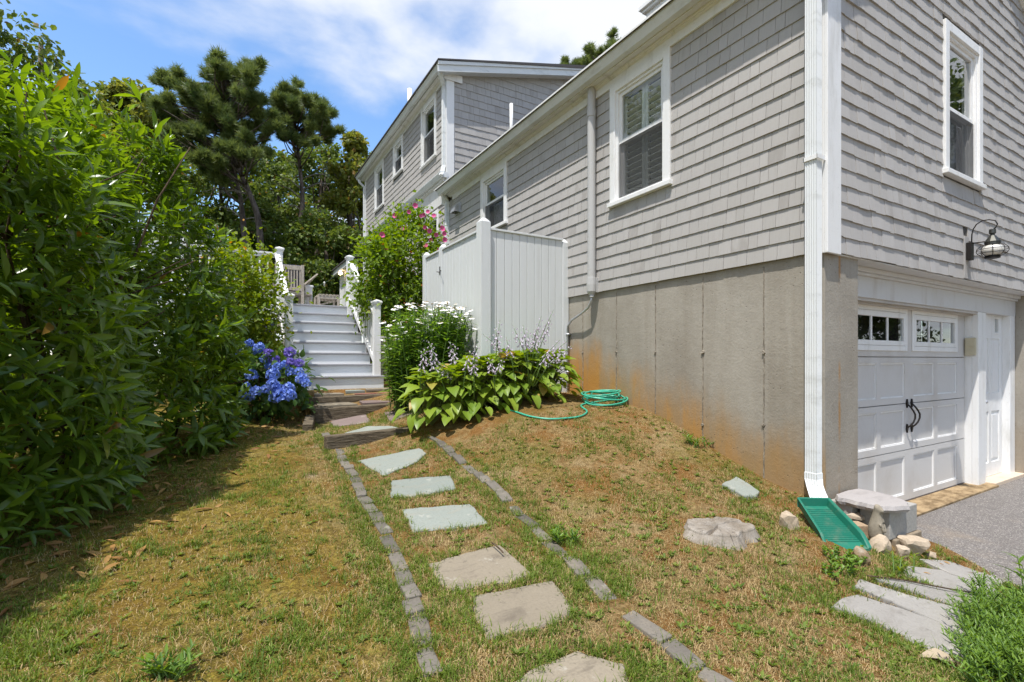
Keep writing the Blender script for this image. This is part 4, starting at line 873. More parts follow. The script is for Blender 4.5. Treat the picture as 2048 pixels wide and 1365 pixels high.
def side_boards(ya, yb, n, zt):
    ys_ = np.linspace(ya, yb, n + 1)
    for k in range(n):
        m = MB(); m.box((HX - .012 + .02, ys_[k] + .0025, gz(HX, ys_[k]) + .06), (HX + .012 + .02 + .003 * (k % 2), ys_[k + 1] - .0025, zt)); m.build('board', K['board'], shw, bevel=.004)
    m = MB(); m.box((HX - .012, ya, zt + .001), (HX + .055, yb, zt + .025)); m.build('cap_rail', K['board'], shw, bevel=.003)
side_boards(HY0 + .063, 6.249, 11, 2.90); side_boards(6.351, HY1 - .051, 5, 2.90)
m = MB(); m.box((HX - .026, 6.29, 2.57), (HX - .021, 6.31, 2.68)); m.tube([(HX - .02, 6.28, 2.62), (HX - .05, 6.24, 2.62), (HX - .045, 6.20, 2.605)], .005, 8); m.tube([(HX - .02, 6.33, 2.61), (HX - .05, 6.35, 2.615)], .006, 8); m.build('latch', K['iron'], shw)
m = MB(); m.box((HX - .0209, 6.285, 2.565), (HX - .0202, 6.315, 2.685)); m.build('latch_plate', K['conduit'], shw)

# ------------------------------------------------------------ path: slabs, edging, timbers
path = thing('path', 'stepping stone path with paver edging and timber steps leading to the stairs', 'path', (1.2, 3.2, .45), kind='structure')
SLABS = []
def slab(poly, mat, par, th=.05, lift=.006, name='slab', jag=.018, zfix=None, keep=True, grow=1.0):
    w = [hit(*p) if zfix is None else at_z(*p, zfix) for p in poly]
    c = sum(w, Vector()) / len(w); w = [c + (p - c) * grow for p in w]
    # fit a plane to the corner points
    A = np.array([[p.x - c.x, p.y - c.y, 1] for p in w]); z = np.array([p.z for p in w]); co, *_ = np.linalg.lstsq(A, z, rcond=None)
    ring = []
    for i, p in enumerate(w):
        q = w[(i + 1) % len(w)]; n = max(2, int((q - p).length / .05))
        for k in range(n):
            r = p.lerp(q, k / n); s = mnoise.noise(Vector((r.x * 14, r.y * 14, i))) * jag * (0 if k == 0 else 1)
            nrm = Vector((q.y - p.y, p.x - q.x, 0)).normalized(); r = r + nrm * s; ring.append((r.x, r.y))
    area = sum(a[0] * b[1] - b[0] * a[1] for a, b in zip(ring, ring[1:] + ring[:1]))
    if area < 0: ring = ring[::-1]
    zz = lambda x, y: co[0] * (x - c.x) + co[1] * (y - c.y) + co[2] + lift
    m = MB(); cx, cy = c.x, c.y; n = len(ring)
    vs = [(x, y, zz(x, y) - th) for x, y in ring] + [(x, y, zz(x, y) - .006) for x, y in ring]
    for f in (.97, .7, .38):
        vs += [(cx + (x - cx) * f, cy + (y - cy) * f, zz(cx + (x - cx) * f, cy + (y - cy) * f) + .003 * mnoise.noise(Vector((x * 6 * f, y * 6 * f, f * 9)))) for x, y in ring]
    vs.append((cx, cy, zz(cx, cy)))
    fs = [tuple(range(n - 1, -1, -1))]
    for L in range(4): fs += [(L * n + i, L * n + (i + 1) % n, (L + 1) * n + (i + 1) % n, (L + 1) * n + i) for i in range(n)]
    fs += [(4 * n + i, 4 * n + (i + 1) % n, 5 * n) for i in range(n)]
    o = m.add(vs, fs).build(name, mat, par)
    if keep: SLABS.append(np.array(ring))
    return o
PATH_SLABS = [
 ([(716, 923), (839, 897), (853, 907), (835, 925), (768, 951)], 'slate'), ([(783, 964), (840, 957), (901, 951.5), (912, 980), (809, 996), (781, 994)], 'slate'),
 ([(805, 1021), (940, 1009), (977, 1050), (826, 1064)], 'slate'), ([(855, 1130), (930, 1108), (1000, 1092), (1035, 1122), (1066, 1150), (1030, 1162), (906, 1182), (880, 1168)], 'slateb'),
 ([(949, 1193), (1030, 1178), (1105, 1163), (1130, 1195), (1148, 1225), (1100, 1252), (974, 1280), (948, 1225)], 'slateb'), ([(1015, 1375), (1080, 1335), (1155, 1305), (1205, 1320), (1248, 1331), (1262, 1380), (1180, 1400)], 'slateb'),
 ([(657, 837), (732, 831), (742, 844), (667, 855)], 'purple'), ([(768, 826), (803, 822), (826, 828), (780, 844)], 'purple'), ([(688, 867), (735, 855), (785, 851), (807, 860), (760, 869), (702, 875)], 'slate')]
for poly, mt in PATH_SLABS: slab(poly, K[mt], path)
# rough paver mesh variants for the edging
def rough_block(seed):
    rg = random.Random(seed); m = MB(); n = 4; vs = []; mp = {}
    def vid(p):
        k = tuple(round(q, 4) for q in p)
        if k not in mp:
            v = Vector(p); u = Vector([max(-1, min(1, q)) for q in v]); rr = .12
            e = Vector([math.copysign(min(abs(q), 1 - rr), q) for q in v]); d = v - e; v2 = e + (d.normalized() * rr if d.length > 1e-6 else d)
            v2 += Vector([mnoise.noise(Vector((seed * 7 + p[0] * 2.3, p[1] * 2.3, p[2] * 2.3 + j * 11))) * .07 for j in range(3)])
            mp[k] = len(vs); vs.append(v2 * .5)
        return mp[k]
    g = [-1, -.86, -.3, .3, .86, 1]; fs = []
    for ax in range(3):
        for sg in (-1, 1):
            for i in range(5):
                for j in range(5):
                    q = []
                    for (a, b) in ((i, j), (i + 1, j), (i + 1, j + 1), (i, j + 1)):
                        p = [0, 0, 0]; p[ax] = sg; p[(ax + 1) % 3] = g[a]; p[(ax + 2) % 3] = g[b]; q.append(vid(p))
                    fs.append(tuple(q if sg > 0 else q[::-1]))
    m.add(vs, fs); me = m.mesh('edging_block', K['cobble']); me.polygons.foreach_set('use_smooth', [True] * len(me.polygons)); return me
RB = [rough_block(s) for s in range(4)]
BLK = []
def cat_(P, n):
    out = []
    for i in range(len(P) - 1):
        for k in range(n): out.append(P[i].lerp(P[i + 1], k / n))
    return out + [P[-1]]
def edging(pts, fr=1.0):
    w = [hit(*p) for p in pts]
    w = cat_(w, 12); acc = [0.0]
    for a, b in zip(w, w[1:]): acc.append(acc[-1] + (b - a).length)
    def at_s(s):
        k = min(max(int(np.searchsorted(acc, s)), 1), len(w) - 1); f = (s - acc[k - 1]) / max(acc[k] - acc[k - 1], 1e-6); return w[k - 1].lerp(w[k], max(0, min(1, f)))
    cur = 0.0; jobs = []
    while cur < acc[-1] - .05:
        L = random.choice((.10, .15, .19, .20, .21)); e = min(cur + L, acc[-1]); jobs.append((at_s(cur), at_s(e))); cur = e + random.uniform(.004, .014)
    for a, b in jobs:
        p = (a + b) / 2; p.z = gz(p.x, p.y) + .004; t = (b - a).normalized(); L = (b - a).length * 1.0; ang = math.atan2(t.y, t.x) + random.uniform(-.13, .13); pitch = -math.asin(max(-1, min(1, t.z)))
        M = Matrix.Translation((p.x + random.uniform(-.006, .006), p.y, p.z + random.uniform(-.040, -.022))) @ Matrix.Rotation(ang, 4, 'Z') @ Matrix.Rotation(pitch + random.uniform(-.05, .05), 4, 'Y') @ Matrix.Rotation(random.uniform(-.06, .06), 4, 'X') @ Matrix.Diagonal((L, random.uniform(.068, .082), .075, 1))
        place('edging_block', random.choice(RB), M, path); BLK.append((p.x, p.y, .085))
LE = [(195, 282), (220, 305), (262, 345), (268, 378), (285, 412), (313, 448), (335, 492), (352, 548), (392, 600), (430, 662), (460, 720), (500, 795), (532, 880), (575, 980), (597, 1095), (630, 1235), (690, 1345)]
RE = [(663, 290), (697, 315), (733, 345), (763, 378), (805, 412), (865, 458), (905, 490), (960, 535), (1010, 590), (1065, 650), (1135, 715), (1200, 783), (1290, 850)]
cv = lambda L: [(560 + x / 2.184, 740 + y / 2.184) for x, y in L]
edging(cv(LE)); edging(cv(RE) + [(1208, 1188), (1262, 1232), (1340, 1298), (1405, 1342), (1470, 1385)])
def timber(p, q, h, d, mat=K['timber'], sink=.0):
    m = MB(); p, q = Vector(p), Vector(q); c = (p + q) / 2; t = (q - p); L = t.length; n = 10
    for i in range(1):
        pass
    m.beam(p - Vector((0, 0, h / 2)), q - Vector((0, 0, h / 2)), d, h)
    o = m.build('timber', mat, path, bevel=.010); BLK.append((c.x, c.y, .1)); return o
timber((.80, 4.80, .705), (1.90, 4.93, .725), .15, .10)
timber((.93, 6.55, .80), (2.40, 6.58, .83), .20, .15); timber((.92, 7.12, .90), (2.35, 7.14, .915), .20, .15)
timber((.995, 6.63, .80), (.985, 7.04, .815), .25, .13); timber((.99, 7.20, .90), (.97, 7.60, .915), .33, .13)
timber((.905, 6.48, .735), (.80, 5.92, .69), .16, .11)
soil = MB(); soil.prism([(.92, 6.62, .55), (2.5, 6.62, .55), (2.5, 7.16, .55), (.92, 7.16, .55)], [(.92, 6.62, .778), (2.5, 6.62, .80), (2.5, 7.16, .83), (.92, 7.16, .815)])
soil.prism([(.9, 7.17, .55), (2.55, 7.17, .55), (2.55, 7.64, .55), (.9, 7.64, .55)], [(.9, 7.17, .885), (2.55, 7.17, .90), (2.55, 7.64, .985), (.9, 7.64, .975)])
soil.build('step_soil', K['lawn'], path)
def tslab(x0, x1, y0, y1, z, mat, sk=.04):
    m = MB(); b = [(x0, y0), (x1, y0 + sk * .3), (x1 - sk, y1), (x0 + sk, y1 - sk * .2)]
    m.prism([(x, y, z - .04) for x, y in b], [(x, y, z) for x, y in b]); m.build('slab', mat, path, bevel=.006); SLABS.append(np.array(b))
tslab(1.02, 1.52, 6.65, 7.03, .825, K['slateb']); tslab(1.58, 2.16, 6.65, 7.03, .838, K['purple'])
tslab(1.06, 1.46, 7.22, 7.52, .935, K['slateb']); tslab(1.50, 1.78, 7.33, 7.56, .962, K['slate']); tslab(1.60, 2.30, 7.20, 7.31, .925, K['red'], .02); tslab(1.80, 2.22, 7.35, 7.60, .975, K['slateb'])

# flagstone steps to the driveway
fpath = thing('footpath', 'pale irregular flagstones between lawn and driveway in front of the green weeds', 'footpath', (3.2, 1.1, .1), kind='structure')
FL = [[(1672, 1221), (1690, 1205), (1720, 1194), (1811, 1225), (1899, 1260), (1925, 1285), (1939, 1309), (1935, 1326), (1848, 1298), (1768, 1256)],
      [(1718, 1181), (1727, 1163), (1811, 1192), (1921, 1225), (1975, 1250), (1985, 1272), (1930, 1282), (1899, 1258), (1815, 1222)],
      [(1757, 1163), (1800, 1161), (1884, 1181), (1960, 1203), (1985, 1228), (1935, 1224), (1850, 1195)],
      [(1808, 1152), (1820, 1138), (1884, 1148), (1976, 1172), (2005, 1192), (1990, 1206), (1921, 1189)],
      [(1846, 1126), (1900, 1122), (1976, 1144), (2030, 1162), (2000, 1176), (1905, 1156)]]
for poly in FL: slab(poly, K['flag'], fpath, th=.06, lift=.012, name='flagstone', jag=.010, grow=1.07)
props(slab([(1444, 973), (1472, 958), (1500, 975), (1519, 988), (1512, 998), (1488, 997)], K['slate'], None, lift=.02, name='slate_slab'), 'loose grey slate slab lying at the foot of the concrete wall', 'slab')

# ------------------------------------------------------------ stone bench, figurine, rocks, splash block, stump
bn = thing('stone_bench', 'low bench of grey blocks under an irregular stone slab beside the garage', 'bench', (4.05, 1.75, .2))
m = MB(); m.box((3.86, 1.58, .195), (4.265, 1.765, .385)); m.build('block', K['block'], bn, bevel=.006)
m = MB(); m.box((3.80, 1.785, .215), (4.20, 1.935, .392)); m.build('block', K['block'], bn, bevel=.006)
m = MB(); m.box((3.90, 1.56, .10), (4.29, 1.80, .194)); m.build('paver', m_simple('brown paver', (.25, .20, .14), .9, .2, 0, .2, 30, .5), bn, bevel=.008)
outl = [(1672, 989), (1690, 982), (1716, 977), (1750, 983), (1785, 992), (1806, 999), (1815, 1004), (1819, 1012), (1790, 1014), (1760, 1013), (1735, 1008), (1712, 1003), (1690, 997), (1675, 995)]
zt = .432; ring = [at_z(x, y, zt) for x, y in outl]; rr = []
for i, p in enumerate(ring):
    q = ring[(i + 1) % len(ring)]
    for k in range(4): r = p.lerp(q, k / 4); rr.append(Vector((r.x + .006 * mnoise.noise(r * 30), r.y + .006 * mnoise.noise(r * 27), zt)))
ar = sum(a.x * b.y - b.x * a.y for a, b in zip(rr, rr[1:] + rr[:1])); rr = rr if ar > 0 else rr[::-1]
cc = sum(rr, Vector()) / len(rr); n = len(rr); m = MB()
vs = [tuple(p + (cc - p) * (.03 + .03 * random.random()) - Vector((0, 0, .046))) for p in rr] + [tuple(p + (p - cc).normalized() * .008 * random.random() - Vector((0, 0, .025))) for p in rr] + [tuple(p + (cc - p) * .03) for p in rr] + [tuple(p + (cc - p) * .5 + Vector((0, 0, .002))) for p in rr] + [tuple(cc)]
fs = [tuple(range(n - 1, -1, -1))] + [(L * n + i, L * n + (i + 1) % n, (L + 1) * n + (i + 1) % n, (L + 1) * n + i) for L in range(3) for i in range(n)] + [(3 * n + i, 3 * n + (i + 1) % n, 4 * n) for i in range(n)]
m.add(vs, fs).build('seat_slab', m_stone('bench slab', (.34, .315, .30), (.43, .40, .385), (.27, .25, .24)), bn)
# upright animal figurine: one skinned body
def skinned(name, verts, edges, radii, mat, sub=2):
    import bmesh
    bm = bmesh.new(); ly = bm.verts.layers.skin.verify(); vs_ = [bm.verts.new(v) for v in verts]
    for e in edges: bm.edges.new([vs_[i] for i in e])
    for i, (v, r) in enumerate(zip(vs_, radii)):
        v[ly].radius = r if isinstance(r, tuple) else (r, r); v[ly].use_root = i == 0
    me = bpy.data.meshes.new(name); bm.to_mesh(me); bm.free(); me.materials.append(mat); o = bpy.data.objects.new(name, me); COL.objects.link(o)
    sk = o.modifiers.new('skin', 'SKIN'); sk.use_smooth_shade = True
    ss = o.modifiers.new('sub', 'SUBSURF'); ss.levels = sub; ss.render_levels = sub; return o
fx, fy = 3.655, 1.575; fz = gz(fx, fy) + .015
fv = [(0, 0, .0), (0, 0, .055), (.002, 0, .105), (.004, -.002, .145), (.004, -.004, .175), (.002, -.008, .203), (-.006, -.030, .200), (-.010, -.046, .196), (-.012, -.034, .110), (-.004, -.046, .075), (.022, -.030, .108), (.014, -.046, .072), (-.018, -.004, .224), (.022, -.002, .224)]
fv = [(fx + x * 1.05, fy + y * 1.05, fz + z * 1.12) for x, y, z in fv]
fig = skinned('animal_figurine', fv, [(0, 1), (1, 2), (2, 3), (3, 4), (4, 5), (5, 6), (6, 7), (3, 8), (8, 9), (3, 10), (10, 11), (5, 12), (5, 13)], [(.034, .034), (.044, .048), (.046, .048), (.030, .033), (.021, .023), (.034, .034), (.019, .018), (.009, .009), .014, .010, .014, .010, .011, .011], K['statue'])
props(fig, 'small upright stone animal figurine leaning against the grey bench', 'figurine')
def rock(px_, pyb, w, h, mat, label, seed, sink=.25, dep=None, name='rock', pz=None):
    p = hit(px_, pyb); d = depth(p); sx = w / FPX * d; sz = h / FPX * d; V = []; rg = np.random.default_rng(seed)
    import bmesh
    bm = bmesh.new(); bmesh.ops.create_icosphere(bm, subdivisions=3, radius=1)
    pl = [(Vector(rg.normal(size=3)).normalized(), rg.uniform(.48, .78)) for _ in range(12)] + [(Vector((.1, -.1, 1)).normalized(), .62)]
    for v in bm.verts:
        c = v.co.copy()
        for nrm, k in pl:
            e = c.dot(nrm) - k
            if e > 0: c -= nrm * e * .92
        c += Vector([mnoise.noise(c * 2.2 + Vector((seed, j * 5, 0))) * .10 + mnoise.noise(c * 7 + Vector((seed, j * 5, 2))) * .03 for j in range(3)])
        v.co = c
    a = rg.uniform(0, 3); sy = dep or sx * .75
    lo = min(v.co.z for v in bm.verts); hi = max(v.co.z for v in bm.verts); xr = max(abs(v.co.x) for v in bm.verts)
    for v in bm.verts:
        x, y, z = v.co.x / xr * sx / 2, v.co.y / xr * sy / 2, (v.co.z - lo) / (hi - lo) * sz * (1 + sink) - sz * sink
        v.co = Vector((x * RX - y * FX * -1, x * RY + y * FY, z)) if True else v.co
    me = bpy.data.meshes.new(name); bm.to_mesh(me); bm.free(); me.materials.append(mat); o = bpy.data.objects.new(name, me); COL.objects.link(o)
    o.location = p + Vector((FX, FY, 0)) * sy * .3; 
    if pz is not None: o.location.z = pz
    BLK.append((o.location.x, o.location.y, sx * .4)); return props(o, label, 'rock', 'rocks beside the bench')
rock(1771, 1112, 54, 36, K['rock'], 'pink rounded granite rock in front of the animal figurine', 2)
rock(1807, 1116, 28, 22, K['rock'], 'small pointed pink rock between the two large granite rocks', 5)
rock(1836, 1113, 68, 36, K['rock'], 'largest flat topped pink rock under the corner of the bench', 8)
rock(1866, 1119, 20, 14, K['rock'], 'smallest pink rock at the edge of the driveway', 11)
rock(1730, 1128, 34, 32, m_stone('brown rock', (.24, .16, .09), (.36, .26, .16), (.16, .11, .07)), 'brown rock propping up the low end of the green splash block', 14)
rock(1585, 1060, 44, 32, K['rock'], 'tan rock in the grass left of the green splash block', 17)
br = MB(); q = hit(1726, 1076); br.box((-.055, -.05, -.06), (.055, .05, .045)); o = br.build('brick', m_simple('tan brick', (.36, .26, .17), .9, .2, 0, .2, 40, .5), None, bevel=.006); o.location = (q.x + .03, q.y + .06, q.z - .03); o.rotation_euler.z = -.5
props(o, 'old tan paver brick lying between splash block and bench', 'brick')
fl = slab([(1691, 1052), (1715, 1045), (1738, 1048), (1741, 1057), (1715, 1056)], K['rock'], None, th=.02, lift=.075, name='flat_stone', keep=False); props(fl, 'thin flat broken stone resting on top of the paver brick', 'stone')
# splash block
sb = thing('splash_block', 'ribbed green plastic splash block below the white downspout', 'splash block', (3.3, 1.68, .3))
TL, TR, BR_, BL = Vector((3.335, 1.895, .425)), Vector((3.505, 1.785, .425)), Vector((3.290, 1.445, .290)), Vector((3.060, 1.575, .290))
ax = ((BL + BR_) - (TL + TR)).normalized(); wv = .055
def tp(f, g, h): a = TL.lerp(BL, f); b = TR.lerp(BR_, f); p = a.lerp(b, g); return Vector((p.x, p.y, p.z + h))
m = MB(); N_ = 12; th = .010
prof = [(-.03, wv), (.03, wv), (.055, wv - .006), (.085, .004), (.915, .004), (.945, wv - .006), (.97, wv), (1.03, wv), (1.0, wv - .012), (.975, -.008), (.025, -.008), (0, wv - .012)]
rings = []
for i in range(N_ + 1):
    f = i / N_; dr = 0.0 if f < .80 else -(wv - .012) * ((f - .80) / .20) ** 1.5
    rings.append([tp(f, g, (h + dr * (1 if h > .02 else 0))) for g, h in prof])
n = len(prof); vs = [p for r in rings for p in r]; fs = [(i * n + k, (i + 1) * n + k, (i + 1) * n + (k + 1) % n, i * n + (k + 1) % n) for i in range(N_) for k in range(n)] + [tuple(range(n)), tuple(N_ * n + k for k in range(n - 1, -1, -1))]
m.add(vs, fs).build('tray', K['splash'], sb)
m = MB(); m.add([tp(-.015, -.02, -.008), tp(-.015, 1.02, -.008), tp(-.015, 1.02, wv), tp(-.015, -.02, wv), tp(.012, .02, -.008), tp(.012, .98, -.008), tp(.012, .98, wv), tp(.012, .02, wv)], [(0, 1, 2, 3), (4, 7, 6, 5), (3, 2, 6, 7), (0, 3, 7, 4), (1, 5, 6, 2), (0, 4, 5, 1)]); m.build('end_wall', K['splash'], sb)
for k in range(17):
    f = .10 + k * .046; m = MB(); m.prism([tp(f, .09, .003), tp(f, .91, .003), tp(f + .022, .91, .003), tp(f + .022, .09, .003)][::-1], [tp(f + .004, .10, .011), tp(f + .004, .90, .011), tp(f + .018, .90, .011), tp(f + .018, .10, .011)][::-1]); m.build('rib', K['splash'], sb)
BLK.append((3.3, 1.68, .2)); BLK.append((3.2, 1.55, .15)); BLK.append((3.42, 1.82, .12))
# stump
sc_ = hit(1436, 1066); SR = .185
def stump():
    m = MB(); n = 56; rings = []
    prof = [(1.25, -.06), (1.12, -.01), (1.04, .02), (1.0, .036), (.985, .046), (.95, .052), (.75, .050), (.5, .054), (.25, .050), (.06, .053)]
    for li, (r, z) in enumerate(prof):
        ring = []
        for k in range(n):
            a = 2 * math.pi * k / n; ra = 1 + .13 * math.sin(2 * a + .6) + .10 * mnoise.noise(Vector((math.cos(a) * 1.4, math.sin(a) * 1.4, 3))) + .06 * mnoise.noise(Vector((math.cos(a) * 5, math.sin(a) * 5, li * .15)))
            fl_ = 1 + (.45 * max(0, math.cos(a - 3.6)) ** 3 + .3 * max(0, math.cos(a - 5.2)) ** 4) * max(0, (r - 1) / .42)
            crack = 0
            if li >= 4:
                for ca, cw, cd in ((.4, .10, .05), (1.5, .07, .03), (2.3, .05, .03), (3.2, .06, .035), (4.1, .09, .05), (5.0, .06, .03), (5.7, .05, .03)):
                    dd = abs((a - ca - .25 * (1 - r) + math.pi) % (2 * math.pi) - math.pi); crack = max(crack, cd * max(0, 1 - dd / cw) * min(1, r * 1.6))
            zz = z - crack * .7 + .006 * mnoise.noise(Vector((r * math.cos(a) * 6, r * math.sin(a) * 6, 1))) - (.012 * max(0, -math.sin(a - .6)) * (r if li < 9 else 0))
            ra *= 1 + .07 * math.sin(3 * a + 1) + .05 * math.sin(5 * a + 2.2); u_ = SR * 1.02 * r * ra * fl_ * math.cos(a); v_ = SR * .80 * r * ra * fl_ * math.sin(a); ring.append((sc_.x + u_ * RX + v_ * FX, sc_.y + u_ * RY + v_ * FY, sc_.z + zz))
        rings.append(ring)
    vs = [p for r in rings for p in r]; fs = [(i * n + k, i * n + (k + 1) % n, (i + 1) * n + (k + 1) % n, (i + 1) * n + k) for i in range(len(prof) - 1) for k in range(n)] + [tuple((len(prof) - 1) * n + k for k in range(n))]
    return m.add(vs, fs).build('tree_stump', K['stump'])
st = props(stump(), 'weathered grey cut tree stump with cracked top in the lawn', 'tree stump'); BLK.append((sc_.x, sc_.y, .21))

# garden hose: a pile of loops and one loop on the grass
hp = hit(1196, 806); hz = hp.z; pts = []; tot = 7 * 40; hc = Vector((hp.x + .06, hp.y - .02, 0))
for i in range(tot):
    a = i / 40 * 2 * math.pi; k = i // 40; r = .24 - .012 * (i / 40) + .03 * math.sin(i * .11) + (.03 if k % 2 else -.02)
    x = hc.x + .04 * math.sin(i * .045) + r * math.cos(a) * 1.0; y = hc.y + .04 * math.cos(i * .06) + r * .85 * math.sin(a)
    pts.append(Vector((x, y, gz(x, y) + .018 + .115 * (i / tot) + .02 * math.sin(a * 1.0 + k * 1.7))))
tail = [(1165, 812), (1174, 826), (1160, 836), (1130, 840), (1095, 841), (1060, 836), (1035, 828), (1015, 822)]
tl = [hit(*p) + Vector((0, 0, .014)) for p in tail]
start = pts[0]; pts = tl[::-1] + pts if True else pts
def cat(P, n=4):
    out = []
    for i in range(len(P) - 1):
        p0, p1, p2, p3 = P[max(i - 1, 0)], P[i], P[i + 1], P[min(i + 2, len(P) - 1)]
        for k in range(n):
            t = k / n; out.append(.5 * ((2 * p1) + (p2 - p0) * t + (2 * p0 - 5 * p1 + 4 * p2 - p3) * t * t + (3 * p1 - p0 - 3 * p2 + p3) * t ** 3))
    return out + [P[-1]]
hs = MB(); hs.tube(cat(tl[::-1] + [pts[len(tl)]], 6) + pts[len(tl) + 1:], .0095, 7)
props(hs.build('garden_hose', K['hose'], smooth=True), 'green garden hose coiled on the ground by the concrete wall', 'hose')
# twigs
for (a, b, lab) in (((1735, 1163), (1945, 1197), 'long thin brown stick lying across the pale flagstones'), ((985, 1098), (1006, 1118), 'short dark twig lying on the brown stepping stone')):
    p, q = hit(*a), hit(*b); m = MB(); m.tube([p + Vector((0, 0, .03)), p.lerp(q, .35) + Vector((.0, .012, .036)), p.lerp(q, .7) + Vector((0, -.008, .034)), q + Vector((0, 0, .032))], .0042, 6); props(m.build('stick', K['twig'], smooth=True), lab, 'stick')
# ------------------------------------------------------------ plants
def blade_leaf(rows, cols=3, fold=.18, droop=.25, cup=0.0):
    """leaf template of unit length along +Y; rows = [(t, halfwidth)], returns verts, quads (tip and base collapse)"""
    vs = []; fs = []
    for (t, w) in rows:
        for j in range(cols):
            s = -1 + 2 * j / (cols - 1); vs.append((s * w, t, abs(s) * w * fold - droop * t * t + cup * (1 - s * s) * w))
    for i in range(len(rows) - 1):
        for j in range(cols - 1): fs.append((i * cols + j, i * cols + j + 1, (i + 1) * cols + j + 1, (i + 1) * cols + j))
    return np.array(vs, float), np.array(fs, int)
LAUREL = [blade_leaf([(0, .012), (.10, .02), (.28, .095), (.52, .122), (.78, .085), (1, .008)], 3, f, d) for f, d in ((.35, .18), (.25, .35), (.5, .08))]
def leaf_mesh(name, T, mat): 
    m = np_mesh(name, T[0], T[1], mat, smooth=True); return m
def put_leaves(name, T, P, B, S, mat, parent, n_single, score, group_names=('leaf', 'leaves')):
    """n_single best scored leaves become objects that share a mesh, the rest one joined part"""
    order = np.argsort(-score); k = min(n_single, len(P)); one = order[:k]; rest = order[k:]
    me = leaf_mesh(name, T, mat)
    for i in one: place(group_names[0], me, M44(B[i], P[i], S[i] if np.ndim(S[i]) == 0 else tuple(S[i])), parent)
    if len(rest):
        V, Fc = scatter(T[0], T[1], P[rest], B[rest], S[rest]); props(np_obj(group_names[1], V, Fc, mat, parent, np.repeat(RNG.random(len(rest)), len(T[0])), smooth=True), kind='stuff')
def view_score(P, S):
    d = P[:, 0] * FX + P[:, 1] * FY; x = 1024 + FPX * (P[:, 0] * RX + P[:, 1] * RY) / np.maximum(d, .1); y = 720 - FPX * (P[:, 2] - EYE) / np.maximum(d, .1)
    ok = (d > .5) & (x > 0) & (x < 2048) & (y > 0) & (y < 1365); return np.where(ok, S / np.maximum(d, .1), -1)

